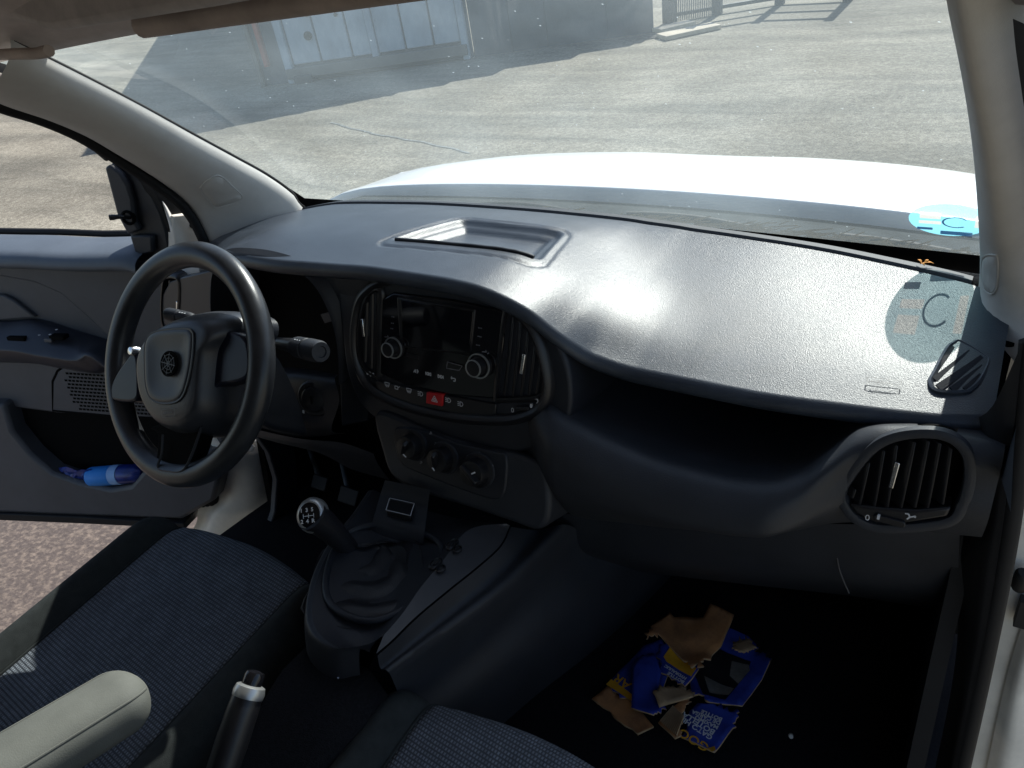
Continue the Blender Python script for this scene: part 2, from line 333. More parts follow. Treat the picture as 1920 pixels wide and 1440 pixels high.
def lerp_table(tab, x):
    if x <= tab[0][0]: return tab[0][1:]
    for a, b in zip(tab, tab[1:]):
        if x <= b[0]:
            i = tab.index(a); z0 = tab[max(0, i-1)]; z3 = tab[min(len(tab)-1, i+2)]; h = b[0]-a[0]; t = (x-a[0])/h; out = []
            def sl(u, v_, w_, j):    # monotone slope at v_
                if u is v_ or w_ is v_: return ((w_[j]-u[j])/(w_[0]-u[0]))
                d0, d1 = (v_[j]-u[j])/(v_[0]-u[0]), (w_[j]-v_[j])/(w_[0]-v_[0])
                return 0 if d0*d1 <= 0 else 2*d0*d1/(d0+d1)
            for j in range(1, len(a)):
                m0, m1 = sl(z0, a, b, j), sl(a, b, z3, j); t2, t3 = t*t, t**3
                out.append((2*t3-3*t2+1)*a[j]+(t3-2*t2+t)*h*m0+(-2*t3+3*t2)*b[j]+(t3-t2)*h*m1)
            return tuple(out)
    return tab[-1][1:]
def sstep(a, b, x): t = max(0, min(1, (x-a)/(b-a))); return t*t*(3-2*t)
FRAD = ((0,0,1.115),(1,0,0),(0,0.1483,0.9889),(0,-0.9889,0.1483))
FCLI = ((0,-0.035,0.93),(1,0,0),(0,0.2873,0.9578),(0,-0.9578,0.2873))
FWH = ((-0.354,-0.209,1.097),(1,0,0),(0,0.454,0.891),(0,-0.891,0.454))
FDOOR = ((-0.92,0.06,1),(0.945,0.327,0),(0,0,1),(0.327,-0.945,0))
FVENT = ((0.65,0,1.03),(1,0,0),(0,0.0995,0.995),(0,-0.995,0.0995))
FPAD = ((0.45,0.05,1.1),(1,0,0),(0,0.9732,0.2298),(0,-0.2298,0.9732))
FY = ((0,1.5,0),(1,0,0),(0,0.9903,0.1392),(0,-0.1392,0.9903))
FPU = ((-0.589,-0.135,1.543),(0,0,1),(0.1821,-0.9833,0),(0.9833,0.1821,0))
FPR = ((0.589,-0.135,1.543),(1,0,0),(0,0.8139,-0.581),(0,0.581,0.8139))
FCOL = ((-0.3,-0.06,0.98),(1,0,0),(0,0.2425,0.9701),(0,-0.9701,0.2425))
FFL = ((0.38,0.1,0.468),(1,0,0),(0,0.9982,0.0599),(0,-0.0599,0.9982))
FJ = ((-0.8,0.2,0.45),(0.8,0.6,0),(0,0,1),(0.6,-0.8,0))

# ------------------------------------------------------------------ the yard outside
SL = .1405
def gz(y): return 0.0 if y < 1.0 else (SL*(y-1.5)+(.0702*max(0, 2.0-y)**2*.5 if y < 2 else 0) if y > 1.5 else .0351*(y-1.0)**2*.5)
ys = [-40, -15, -6, -3, -1, 0, .6, 1.0, 1.25, 1.5, 1.75, 2.0, 2.5, 4, 7, 12, 20, 40, 80, 200, 700]; xs = [-700, -200, -60, -25, -12, -6, -3, -1, 1, 3, 6, 12, 25, 60, 200, 700]
tag(grid('ground', [[(x, y, gz(y)) for x in xs] for y in ys], 'ground'), kind='structure')
tag(grid('gravel_strip', [[(x, y+.25*math.sin(x*1.3), .004) for x in [-3.4+.25*i for i in range(11)]] for y in (-8, -2, .85)], 'gravelly'), kind='structure')
def Y(p, h=0.): return T(FY, p[0], p[1], h)

bld = empty('concrete_warehouse', Y((-6.7, 6.1)))
tag(bld, 'shaded concrete warehouse with rust-stained blue-grey double doors across the yard', 'building')
bld.matrix_world = Matrix.Translation(bld.location)
def wpart(o): o.matrix_parent_inverse = bld.matrix_world.inverted(); return o
# base line of its front: left corner, right corner of the tall block, end of the low wall (yard plane u, v)
BL, BR, BE = [(-8.1695,5.434),(-5.513,6.698),(-3.4159,7.7145)]
dv = Vector((BR[0]-BL[0], BR[1]-BL[1])); dv.normalize(); nv_ = Vector((-dv.y, dv.x))      # nv_ points away from the van
def wall_block(name, a, b, h0, h1, depth, m, side=None):
    ddx, ddy = (side or (nv_.x, nv_.y))
    q = [a, b, (b[0]+ddx*depth, b[1]+ddy*depth), (a[0]+ddx*depth, a[1]+ddy*depth)]
    v = [Y(p, -.3) for p in q]+[Y(q[0], h0), Y(q[1], h1), Y(q[2], h1), Y(q[3], h0)]
    return wpart(mk(name, v, [(0, 1, 2, 3), (4, 7, 6, 5), (0, 4, 5, 1), (1, 5, 6, 2), (2, 6, 7, 3), (3, 7, 4, 0)], m, bld, bev=.01))
wall_block('wall', BL, BR, 2.08, 1.25, 16, 'wallgrey', (-.755, .656))
def along(a, b, t): return (a[0]+(b[0]-a[0])*t, a[1]+(b[1]-a[1])*t)
prevp = (BR[0]+dv.x*.004, BR[1]+dv.y*.004)
for t, h in ((.22, 1.2), (.42, 1.05), (.75, .8), (1.0, .58)):
    p = along(BR, BE, t); wall_block('low_wall', prevp, p, h, h-.04, .5, 'wallgrey'); prevp = p
def facade(name, t0, t1, h0, h1, w0, w1, m, par=None, bev=.008):
    """box on the front wall between fractions t0, t1 of the tall block, standing w1 proud"""
    if h1 > 1: h1 = 2.08-.83*(t0+t1)/2-.06
    a, b = along(BL, BR, t0), along(BL, BR, t1); q = []
    for hh in (h0, h1):
        for (p, w_) in ((a, w1), (b, w1), (b, w0), (a, w0)): q.append(Y((p[0]-nv_.x*w_, p[1]-nv_.y*w_), hh))
    return wpart(mk(name, q, [(0, 1, 2, 3), (4, 7, 6, 5), (0, 4, 5, 1), (1, 5, 6, 2), (2, 6, 7, 3), (3, 7, 4, 0)], m, par or bld, bev=bev))
facade('door_post', .125, .16, .0, 2.9, -.05, .10, 'rustpaint'); facade('door_post', .955, .985, .0, 2.9, -.05, .10, 'rustpaint')
for i, (a, b) in enumerate(((.165, .30), (.304, .45), (.454, .545), (.575, .70), (.704, .83), (.834, .953))):
    facade('door_panel', a+.002, b-.002, .22, 2.9, -.05, .045+.004*(i % 2), 'rustpaint', bev=.01)
facade('mullion', .545, .575, .12, 2.9, -.05, .085, 'rustpaint')
facade('door_sill', .13, .98, .06, .19, -.05, .14, 'concrete'); facade('hinge_block', .165, .25, .0, .1, .0, .2, 'steel')
for k, (t, h, r) in enumerate(((.27, .55, .055), (.29, .80, .03), (.42, .75, .025), (.33, 1.05, .03), (.62, .85, .03))):
    p = along(BL, BR, t); c = Vector(Y((p[0]-nv_.x*.063, p[1]-nv_.y*.063), h)); nn = Vector((-nv_.x, -nv_.y, 0))
    wpart(lathe('rust_hole', c, nn, [(r, -.02), (r, .004), (r*.8, .006)], 'bolt', bld, n=14))
facade('red_pipe', .03, .05, .25, 2.9, -.02, .09, 'redpaint'); facade('drain_strip', -.02, .0, .0, 2.9, -.02, .06, 'concrete')

for k, P_ in enumerate(([(-5.5203,3.856),(-4.6322,3.5321),(-3.8841,3.3311),(-3.197,3.1043)],)):
    P_ = spline(P_, 6); q = []
    for i, p in enumerate(P_): q += [Y((p[0], p[1]+.012*math.sin(i*1.7)), .004), Y((p[0], p[1]+.03+.012*math.sin(i*1.7)), .004)]
    tag(mk('tar_seam', q, [(2*i, 2*i+2, 2*i+3, 2*i+1) for i in range(len(P_)-1)], 'tar', sm=False), kind='structure')

# gate and fence beyond the corner
def post(p, h, r): return [Y((p[0]-r, p[1]-r), -.05), Y((p[0]+r, p[1]-r), -.05), Y((p[0]+r, p[1]+r), -.05), Y((p[0]-r, p[1]+r), -.05), Y((p[0]-r, p[1]-r), h), Y((p[0]+r, p[1]-r), h), Y((p[0]+r, p[1]+r), h), Y((p[0]-r, p[1]+r), h)]
BX = [(0, 1, 2, 3), (4, 7, 6, 5), (0, 4, 5, 1), (1, 5, 6, 2), (2, 6, 7, 3), (3, 7, 4, 0)]
gp = [(-3.4208,8.2761),(-2.901,8.6309),(-2.2135,9.0677),(-1.3583,8.9854)]
gate = empty('steel_gate', Y(gp[0])); tag(gate, 'dark steel mesh gate on square posts beyond the warehouse corner', 'gate')
def gpart(o): o.matrix_parent_inverse = Matrix.Translation(gate.location).inverted(); return o
for k, p in enumerate(gp): gpart(mk('post', post(p, .80, .055 if k else .075), BX, 'steel', gate, bev=.005))
def rail(a, b, h, r): 
    q = [Y(a, h-r), Y(b, h-r), Y((b[0], b[1]+.05), h-r), Y((a[0], a[1]+.05), h-r), Y(a, h+r), Y(b, h+r), Y((b[0], b[1]+.05), h+r), Y((a[0], a[1]+.05), h+r)]
    return gpart(mk('rail', q, BX, 'steel', gate, bev=.004))
for a, b in zip(gp, gp[1:]):
    for h in (.08, .42, .75): rail(a, b, h, .022)
bars = []; bf = []
a, b = gp[0], gp[1]
for i in range(1, 26):
    p = along(a, b, i/26); k = len(bars); q = post(p, .75, .006); bars += q; bf += [tuple(k+j for j in f) for f in BX]
tag(gpart(mk('wire_mesh', bars, bf, 'steel', gate, sm=False)), kind='stuff')
pl = [(-3.3424,7.6396),(-3.0572,8.0603),(-2.6365,7.7805),(-3.1315,7.2544)]
for k, (p, q, wd, lab) in enumerate(((pl[0], pl[1], .22, 'shorter pale plank lying on the asphalt at the foot of the gate post'), (pl[3], pl[2], .28, 'longer pale plank on the asphalt, nearer the van than the other'))):
    d = Vector((q[0]-p[0], q[1]-p[1])).normalized(); nn = Vector((-d.y, d.x))*wd/2
    c4 = [(p[0]-nn.x, p[1]-nn.y), (q[0]-nn.x, q[1]-nn.y), (q[0]+nn.x, q[1]+nn.y), (p[0]+nn.x, p[1]+nn.y)]
    tag(mk('plank', [Y(c, .002) for c in c4]+[Y(c, .05) for c in c4], BX, 'wood', bev=.004), lab, 'plank', 'planks by the gate')

# ------------------------------------------------------------------ the van: body shell
van = empty('delivery_van'); tag(van, 'white delivery van seen from inside its front cabin, driver door open', 'van')
def E0(x): return (-.045-.26*x*x, 1.590-.085*x*x)
def GB(x): return (.535-.17*x*x, 1.160)
hood_rows = []
for i in range(33):
    x = -.94+1.88*i/32; e = abs(x)/.94; row = []
    for y0, z0 in ((.845, 1.09), (.843, 1.14), (.86, 1.150), (.95, 1.153), (1.1, 1.156), (1.25, 1.150), (1.36, 1.132), (1.46, 1.09), (1.54, 1.0), (1.58, .8)):
        yy = y0-.15*e*e-(.20*e**4 if y0 > 1.2 else 0); zz = z0-.018*e**4-.035*e**14-.004*max(0, math.cos(x*7))*(1 if y0 > .9 else 0)
        row.append((x*(1-.06*max(0, y0-1.0)), yy, zz))
    hood_rows.append(spline(row, 4))
grid('hood', hood_rows, 'white', van, ang=70, thick=.004)
cowl = [[(x, GB(x)[0]-.02, 1.120) for x in [(-.80+1.6*i/40) for i in range(41)]], [(x, GB(x)[0]+.05, 1.142+.004*math.sin(x*23)) for x in [(-.80+1.6*i/40) for i in range(41)]],
        [(x, GB(x)[0]+.13, 1.128) for x in [(-.80+1.6*i/40) for i in range(41)]], [(x, .862-.11*(x/.86)**2, 1.112) for x in [(-.82+1.64*i/40) for i in range(41)]]]
grid('cowl', cowl, 'cowl', van, ang=30, thick=.004)
for k in range(3):
    x0 = (-.42, .02, .45)[k]; pts_ = [(x0+.30*t, GB(x0+.3*t)[0]+.10+.02*math.sin(t*3), 1.140+.006*math.sin(3*t+k)) for t in [i/8 for i in range(9)]]
    tube('wiper_arm', pts_, .008, 'rubber', van, n=8)
# windscreen
gr = []
for i in range(29):
    t = i/28; row = []
    for j in range(49):
        x = -.72+1.44*j/48; b = GB(x); e = E0(x); bulge = .03*math.sin(math.pi*t)
        row.append((x, b[0]+(e[0]-b[0])*t+bulge*.5, b[1]+(e[1]-b[1])*t+bulge))
    gr.append(row)
wsg = grid('windscreen', gr, 'glass', van, ang=80)
wsg['label'] = 'dusty windscreen with fine dirt specks'
def on_glass(x, t, off=0.):
    b = GB(x); e = E0(x); bulge = .03*math.sin(math.pi*t)
    d = Vector((0, e[0]-b[0], e[1]-b[1])).normalized(); nrm = Vector((0, -d.z, d.y))*-1
    nrm = Vector((0, -.60, -.80)) if False else Vector((0, -d.z*1, d.y))*(-1)
    p = Vector((x, b[0]+(e[0]-b[0])*t+bulge*.5, b[1]+(e[1]-b[1])*t+bulge)); n_ = Vector((0, -abs(d.z), -abs(d.y)))
    return p+n_*off
xs_ = [-.74+1.48*i/60 for i in range(61)]
grid('frit_band', [[tuple(on_glass(x, t+(.045*(abs(x)/.7)**3 if t > 0 else 0), .003)) for x in xs_] for t in (-.03, .0, .022)], 'satin', van)
grid('frit_band', [[tuple(on_glass(s*(.735-.018*k), t, .003)) for t in [i/30 for i in range(31)]] for s in (-1,) for k in range(3)], 'satin', van)

# roof, header, visors
xs_ = [-.74+1.48*i/48 for i in range(49)]
hd = []
for dy, dz in ((.012, -.004), (-.004, -.012), (-.03, -.004), (-.075, .018), (-.16, .055), (-.35, .085), (-.8, .10), (-1.6, .10), (-2.6, .08)):
    hd.append([(x, E0(x)[0]+dy, E0(x)[1]+dz+(.0 if dy > -.1 else -.03*(abs(x)/.74)**4)) for x in xs_])
grid('headliner', hd, 'headliner', van, ang=60)
# outer roof skin and rear walls keep the cabin dark
grid('roof_panel', [[(x, y, 1.70+.04*min(1, -y)-.06*(abs(x)/.85)**4) for x in [-.86+1.72*i/20 for i in range(21)]] for y in (-.12, -.5, -1.2, -2.7)], 'white', van, thick=.01)
box('bulkhead', (0, -1.55, 1.05), (1.6, .03, 1.3), 'lower', van, bev=0)
box('side_panel', (-.86, -1.55, 1.05), (.03, 1.5, 1.4), 'white', van, bev=0); box('side_panel', (.90, -2.05, 1.05), (.03, 1.6, 1.4), 'white', van, bev=0)
vp = [(-0.5772,1.7116),(-0.6483,1.6259),(-0.5433,1.6049),(-0.4713,1.5879),(-0.4194,1.5764),(-0.3983,1.5755),(-0.2465,1.5804),(-0.0962,1.5855),(0.0388,1.5913),(0.0735,1.6095),(0.0826,1.6446)]
FVIS = ((0, -.21, 0), (1, 0, 0), (0, 0, 1), (0, -1, 0))
v_ = plate('sun_visor', vp, FVIS, -.012, .012, 'visor', van, bev=.010, seg=4)
tube('visor_roll', spline([(-0.3034,-0.165,1.5733),(-0.2715,-0.165,1.5742),(-0.1358,-0.165,1.5791),(-0.01,-0.165,1.5833),(0.0988,-0.165,1.5869),(0.2003,-0.165,1.5901)], 4), [.006]+[.0155]*20, 'visorbar', van, n=14)
tube('roof_handle', spline([(-0.6496,-0.2,1.5512),(-0.5582,-0.2,1.5506),(-0.5016,-0.2,1.5495),(-0.4698,-0.2,1.5519)], 4), .008, 'visorbar', van, n=10)

# pillars -----------------------------------------------------------
U = [(-0.5786,-0.1912,1.5668),(-0.5851,-0.1559,1.546),(-0.5981,-0.0857,1.5047),(-0.6156,0.0087,1.4475),(-0.634,0.1081,1.3838),(-0.6522,0.2062,1.3219),(-0.6677,0.2899,1.2681),(-0.6801,0.357,1.2152),(-0.6843,0.3796,1.1803)]
Lw = [(-0.745,-0.1934,1.5112),(-0.745,-0.1538,1.4835),(-0.745,-0.0932,1.4529),(-0.745,-0.0379,1.4165),(-0.745,0.0104,1.3731),(-0.745,0.0533,1.3331),(-0.745,0.1124,1.2722),(-0.745,0.1427,1.2242),(-0.745,0.1568,1.1737)]
U = U[:-1]+[(-0.6837,0.3766,1.1835),(-0.6914,0.418,1.1501),(-0.6991,0.4598,1.1087)]; Lw = Lw+[(-0.745,0.1634,1.1317),(-0.745,0.1682,1.0819)]
def pillar_rows(U, L, prof, side):
    A, B = [Vector(p) for p in resample(spline(U, 6), 40)], [Vector(p) for p in resample(spline(L, 6), 40)]; rows = []
    for t, h in prof:
        row = []
        for i in range(40):
            ax_ = (A[min(i+1, 39)]-A[max(i-1, 0)]).normalized(); e1 = B[i]-A[i]; e2 = ax_.cross(e1).normalized()*side
            row.append(tuple(A[i].lerp(B[i], t)+e2*h))
        rows.append(row)
    return rows
prof = spline([(0, -.004), (.0, .010), (.05, .024), (.16, .034), (.35, .040), (.6, .036), (.85, .022), (.97, .008), (1.0, -.006)], 5)
pl_rows = pillar_rows(U, Lw, prof, -1)
lp = grid('front_pillar_trim', pl_rows, 'pillar', van, ang=70)
tube('pillar_seal', spline([(p[0]-.006, p[1]+.006, p[2]+.001) for p in U], 4), .0045, 'rubber', van, n=8)
tube('door_seal', spline([(p[0]-.004, p[1]-.004, p[2]-.010) for p in Lw]+[(-0.75,0.1651,1.1427)], 4), .011, 'rubber', van, n=8)
UR = [(0.6189,-0.1671,1.5659),(0.621,-0.1376,1.5448),(0.6323,-0.0681,1.4952),(0.6438,0.0159,1.4353),(0.6565,0.1353,1.3501),(0.6714,0.3045,1.2293)]+[(0.6778,0.33,1.181)]+[(0.6807,0.28,1.1608)]+[(0.6893,0.25,1.15)]+[(0.7029,0.235,1.1446),(0.724,0.235,1.1378)]
LR = [(0.644,-0.1643,1.5639),(0.6488,-0.1351,1.543),(0.6561,-0.0965,1.5155),(0.673,-0.0088,1.4529),(0.6948,0.1089,1.3689),(0.7191,0.2455,1.2714)]+[(0.7403,0.27,1.205)]+[(0.7537,0.235,1.17),(0.7615,0.235,1.1426),(0.7648,0.235,1.1316),(0.7671,0.235,1.1202)]
LR = [(p[0]+.01, p[1]-.03, p[2]-.01) for p in LR]
MR = [tuple((a+b)/2+d for a, b, d in zip(p, q, (-.004, -.028, -.012))) for p, q in zip(resample(UR, 8), resample(LR, 8))]
rp = loft('front_pillar_trim', [[(p[0]+.012, p[1]+.05, p[2]) for p in UR], UR, MR, LR, [(p[0]+.02, p[1]+.03, p[2]) for p in LR]], 'pillar', van, nu=50, nv=6)
loft('door_seal', [[(p[0]+.012, p[1]-.01, p[2]-.02) for p in LR], [(p[0]+.05, p[1]-.05, p[2]-.03) for p in LR], [(p[0]+.16, p[1]-.02, p[2]-.02) for p in LR]], 'rubber', van, nu=40, nv=4)
# covers on the pillars
from mathutils.bvhtree import BVHTree
def drape(name, o, P, off, m, par, ringed=True):
    bv = BVHTree.FromPolygons([v.co for v in o.data.vertices], [list(p.vertices) for p in o.data.polygons]); cam_ = Vector((.679, -.834, 1.568))
    c = sum((Vector(p) for p in P), Vector())/len(P); rows = []
    for k, d in ((1.0, -.0005), (.985, off), (.93, off), (.9, off*.5), (.87, off), (.5, off), (.03, off)):
        row = []
        for p in P:
            q = c+(Vector(p)-c)*k; loc, n, i, ds = bv.ray_cast(cam_, (q-cam_).normalized())
            if loc is None: loc, n, i, ds = bv.find_nearest(q)
            if n.dot(cam_-loc) < 0: n = -n
            row.append(tuple(loc+n*d))
        rows.append(row)
    return grid(name, rows, m, par, closed=True, ang=50)
drape('airbag_plug', lp, spline([(-0.6313,0.0936,1.289),(-0.6382,0.1308,1.3021),(-0.643,0.1569,1.2985),(-0.6478,0.1824,1.2725),(-0.6518,0.2044,1.2465),(-0.6504,0.1966,1.2385),(-0.6438,0.1608,1.2387),(-0.6365,0.1215,1.2424),(-0.6342,0.109,1.2583)], 4, True), .0022, 'pillar', van)
drape('airbag_plug', rp, spline([(0.677,0.3244,1.2151),(0.6894,0.3106,1.2249),(0.6957,0.3342,1.2081),(0.7023,0.4227,1.145),(0.6995,0.4623,1.1166),(0.689,0.452,1.124),(0.6809,0.3973,1.1631)], 4, True), .0018, 'pillar', van)

# ------------------------------------------------------------------ dashboard
dash = empty('dashboard', parent=van)
DT = [  # x, then (y, z) of rear edge, rear mid, front mid, lip
    (-.72, .30, 1.165, .22, 1.165, .14, 1.155, .085, 1.125),
    (-.66, .355, 1.178, .25, 1.182, .14, 1.172, .065, 1.140),
    (-.58, .405, 1.185, .28, 1.195, .13, 1.192, .040, 1.168),
    (-.47, .435, 1.185, .30, 1.203, .13, 1.214, .005, 1.205),
    (-.345, .458, 1.185, .31, 1.207, .13, 1.219, -.006, 1.207),
    (-.22, .466, 1.185, .31, 1.208, .13, 1.221, .0, 1.211),
    (-.12, .468, 1.185, .31, 1.208, .13, 1.222, .0, 1.216),
    (.01, .463, 1.185, .31, 1.207, .13, 1.221, .0, 1.215),
    (.06, .459, 1.185, .305, 1.202, .125, 1.218, .0, 1.212),
    (.10, .455, 1.185, .30, 1.193, .12, 1.209, .0, 1.205),
    (.15, .447, 1.184, .285, 1.179, .115, 1.190, .004, 1.186),
    (.195, .440, 1.184, .275, 1.168, .115, 1.166, .014, 1.151),
    (.24, .432, 1.183, .268, 1.160, .122, 1.146, .034, 1.117),
    (.30, .422, 1.183, .255, 1.154, .13, 1.129, .047, 1.101),
    (.36, .410, 1.183, .25, 1.152, .13, 1.123, .049, 1.099),
    (.45, .393, 1.182, .25, 1.151, .13, 1.121, .049, 1.098),
    (.58, .352, 1.180, .23, 1.146, .13, 1.121, .058, 1.100),
    (.66, .322, 1.178, .21, 1.143, .13, 1.122, .066, 1.103),
    (.72, .29, 1.174, .19, 1.141, .13, 1.124, .080, 1.108)]
TR = [(-0.1936,0.0821),(-0.1802,0.3201),(0.0625,0.3085),(0.1179,0.1044)]
def qd(p, Q):   # signed distance (positive inside) to a convex quad
    s = 1e9; ar = sum(Q[i][0]*Q[(i+1) % 4][1]-Q[(i+1) % 4][0]*Q[i][1] for i in range(4)); sg = 1 if ar > 0 else -1; ds = []
    for i in range(4):
        a, b = Q[i], Q[(i+1) % 4]; dx, dy = b[0]-a[0], b[1]-a[1]; l = math.hypot(dx, dy); ds.append(sg*(dx*(p[1]-a[1])-dy*(p[0]-a[0]))/l)
    ds.sort(); r = .03; a, b = ds[0], ds[1]       # rounded corner
    if a < r and b < r: return r-math.hypot(r-a, r-b)
    return a
FA_, FB_ = TR[0], TR[3]; fd_ = Vector((FB_[0]-FA_[0], FB_[1]-FA_[1])).normalized()
def dfront(x, y): return -(y-FA_[1])*-fd_.x-(x-FA_[0])*fd_.y
rows = []; NX = 340
for i in range(NX+1):
    x = -.72+1.44*i/NX; t = lerp_table(DT, x); P4 = [(t[2*k], t[2*k+1]) for k in range(4)]
    prof = [(P4[0][0]+.004, P4[0][1]-.02), P4[0], P4[1], P4[2], P4[3]]
    sp = spline(prof[1:], 30); ly, lz = P4[3]
    r_ = .016
    tail = [(ly-.006, lz-.006), (ly-.008, lz-.014), (ly-.004, lz-.022), (ly+.012, lz-.028), (ly+.06, lz-.030)]
    line = [prof[0]]+sp+spline([sp[-1]]+tail, 3)[1:]
    row = []
    for k, (y, z) in enumerate(line):
        d = qd((x, y), TR) if k < 95 else -1
        if d > -.004:
            if abs(d) < .006: z -= .0028*(1-(d/.006)**2)
            fr_ = sstep(.11, .125, y+.10*(x+.19)*-1 if False else y)         # front strip stays flush
            pit = sstep(.006, .024, d)*.012+sstep(.026, .044, d)*.010
            z -= pit*sstep(.030, .046, dfront(x, y))
        row.append((x, y, z))
    rows.append(row)
dtop = grid('dash_top', rows, 'pad', dash, ang=70)
# dark bar at the front of the tray
bv_ = BVHTree.FromPolygons([v.co for v in dtop.data.vertices], [list(p.vertices) for p in dtop.data.polygons]); tp = []
for i in range(25):
    t = .085+.83*i/24; q = Vector((FA_[0]+(FB_[0]-FA_[0])*t-fd_.y*.030, FA_[1]+(FB_[1]-FA_[1])*t+fd_.x*.030, 1.35)); h = bv_.ray_cast(q, Vector((0, 0, -1)))[0]
    if h: tp.append(tuple(h+Vector((0, 0, .0012))))
tube('tray_bar', tp, .0036, 'satin', dash, n=8)
# defroster strip along the rear edge
xs_ = [-.66+1.33*i/60 for i in range(61)]
def rear(x): t = lerp_table(DT, x); return t[0], t[1]
grid('defroster_strip', [[(x, rear(x)[0]+dy, rear(x)[1]+dz) for x in xs_] for dy, dz in ((.004, -.012), (.006, -.001), (.010, .003), (.034, .001), (.038, -.004), (.040, -.03))], 'fascia', dash, ang=40)
grid('dash_rear_gap', [[(x, rear(x)[0]+.04, 1.15) for x in xs_], [(x, GB(x)[0]+.03, 1.135) for x in xs_]], 'void', dash)
# dark body behind the fascia
grid('dash_core', [[(x, y, z) for x in (-.73, -.4, 0, .4, .73)] for y, z in ((.24, 1.14), (.24, .95), (.30, .85), (.42, .62), (.50, .45))], 'void', dash, thick=.02)

# centre stack face
fo = spline([(-0.215,0.087),(-0.1385,0.0926),(-0.0734,0.0938),(-0.0018,0.0929),(0.0656,0.0881),(0.1114,0.0813),(0.1558,0.0602),(0.1927,0.0256),(0.2125,-0.01),(0.2195,-0.0644),(0.2055,-0.1104),(0.1596,-0.147),(0.093,-0.1725),(0.0112,-0.1818),(-0.0878,-0.1808),(-0.1692,-0.1631),(-0.2082,-0.1153),(-0.2199,-0.0408)], 5, True)
plate('stack_face', fo, FRAD, -.16, -.006, 'fascia', dash, bev=.006, seg=3)
ov = spline([(-0.1762,0.0305),(-0.1484,0.0621),(-0.1138,0.0799),(-0.0705,0.0865),(0.0207,0.0874),(0.0913,0.0772),(0.1363,0.0606),(0.1639,0.0337),(0.1804,-0.0067),(0.1866,-0.0456),(0.1768,-0.0763),(0.1519,-0.0967),(0.1053,-0.1148),(0.0154,-0.1296),(-0.0819,-0.1314),(-0.148,-0.1196),(-0.1792,-0.0913),(-0.1913,-0.0353)], 6, True)
ring('oval_bezel', ov, FRAD, [(-.006, -.010), (-.005, .001), (-.001, .006), (.004, .008), (.009, .005), (.012, -.001), (.0135, -.010)], 'satin', dash)
plate('oval_plate', inset(ov, .012), FRAD, -.03, -.004, 'fascia', dash)

radio = empty('radio', parent=van); radio['label'] = 'black car radio with dark screen and two silver-ringed dials'
plate('radio_body', [(-0.1204,0.0466),(-0.0954,0.0601),(0.0201,0.0632),(0.1104,0.0594),(0.1088,0.0131),(0.0938,-0.0793),(0.0164,-0.0899),(-0.0798,-0.091),(-0.1336,-0.081)], FRAD, -.02, .001, 'gloss', radio, bev=.003, seg=2)
plate('screen_bezel', [(-0.0871,0.0543),(0.0613,0.0542),(0.0517,-0.0194),(0.036,-0.0188),(-0.0852,-0.027)], FRAD, -.01, .0030, 'satin', radio, bev=.002)
plate('display', [(-0.0783,0.0518),(0.0586,0.0513),(0.05,-0.0139),(-0.0781,-0.0233)], FRAD, .0, .0042, 'screen', radio, bev=.0008)
def knob(name, px, r, par, m='satin'):
    u, v = px; o = T(FRAD, u, v, 0); ax_ = FRAD[3]
    lathe(name, o, ax_, [(r, 0), (r, .006), (r*.96, .008), (r*.72, .009), (r*.70, .020), (r*.66, .023), (r*.5, .0235)], m, par, n=36)
    k1 = lathe('dial_ring', o, ax_, [(r*.97, .0075), (r*1.03, .0078), (r*1.03, .0105), (r*.93, .0105), (r*.93, .0075)], 'silver', par, n=36)
    lathe('dial_ring', o, ax_, [(r*.64, .0225), (r*.71, .0222), (r*.71, .0242), (r*.62, .0245), (r*.62, .0225)], 'silver', par, n=36)
knob('dial', (-0.0939,-0.0282), .0172, radio); knob('dial', (0.0707,-0.029), .0190, radio)
# menu keys and prints
for q in [(0.0703,0.0251),(0.0692,0.0119),(0.0662,-0.0018)]: text('key_print', '•••', T(FRAD, q[0]-.005, q[1], .0012), FRAD[1], FRAD[2], .007, 'printdim', radio)
for s_, q in zip(('♪|', '|◂◂', '▸▸|', '↩'), [(-0.0601,-0.0652),(-0.0343,-0.0649),(-0.0112,-0.0659),(0.0126,-0.0648)]):
    pass
for gl_, q in zip(([((-1, -.5), (-.3, .5)), ((-.3, .5), (-.3, -.5)), ((.3, -.6), (.3, .6)), ((.3, .6), (.8, 0)), ((.8, 0), (.3, -.2))],
                   [((-1, -.5), (-1, .5)), ((-.9, 0), (-.1, .5)), ((-.1, .5), (-.1, -.5)), ((-.1, -.5), (-.9, 0)), ((0, 0), (.8, .5)), ((.8, .5), (.8, -.5)), ((.8, -.5), (0, 0))],
                   [((1, -.5), (1, .5)), ((.9, 0), (.1, .5)), ((.1, .5), (.1, -.5)), ((.1, -.5), (.9, 0)), ((0, 0), (-.8, .5)), ((-.8, .5), (-.8, -.5)), ((-.8, -.5), (0, 0))],
                   [((-.8, .3), (.7, .3)), ((.7, .3), (.7, -.5)), ((.7, -.5), (0, -.5)), ((-.8, .3), (-.4, .7)), ((-.8, .3), (-.4, -.1))]), [(-0.0546,-0.0624),(-0.03,-0.0623),(-0.0069,-0.0624),(0.0178,-0.0621)]):
    glyph('key_print', gl_, FRAD, q[0], q[1], .0055, 'print', radio, w=.0015, th=.28)
sl_ = [(-0.073,-0.0351),(-0.0472,-0.036),(-0.0485,-0.0415),(-0.0744,-0.0407),(0.009,-0.0349),(0.0371,-0.0367),(0.031,-0.0447),(0.0067,-0.0456)]
plate('card_slot', sl_[0:4], FRAD, 0, .003, 'satin', radio, bev=.0006); plate('card_slot', sl_[4:8], FRAD, 0, .003, 'gloss', radio, bev=.0006)
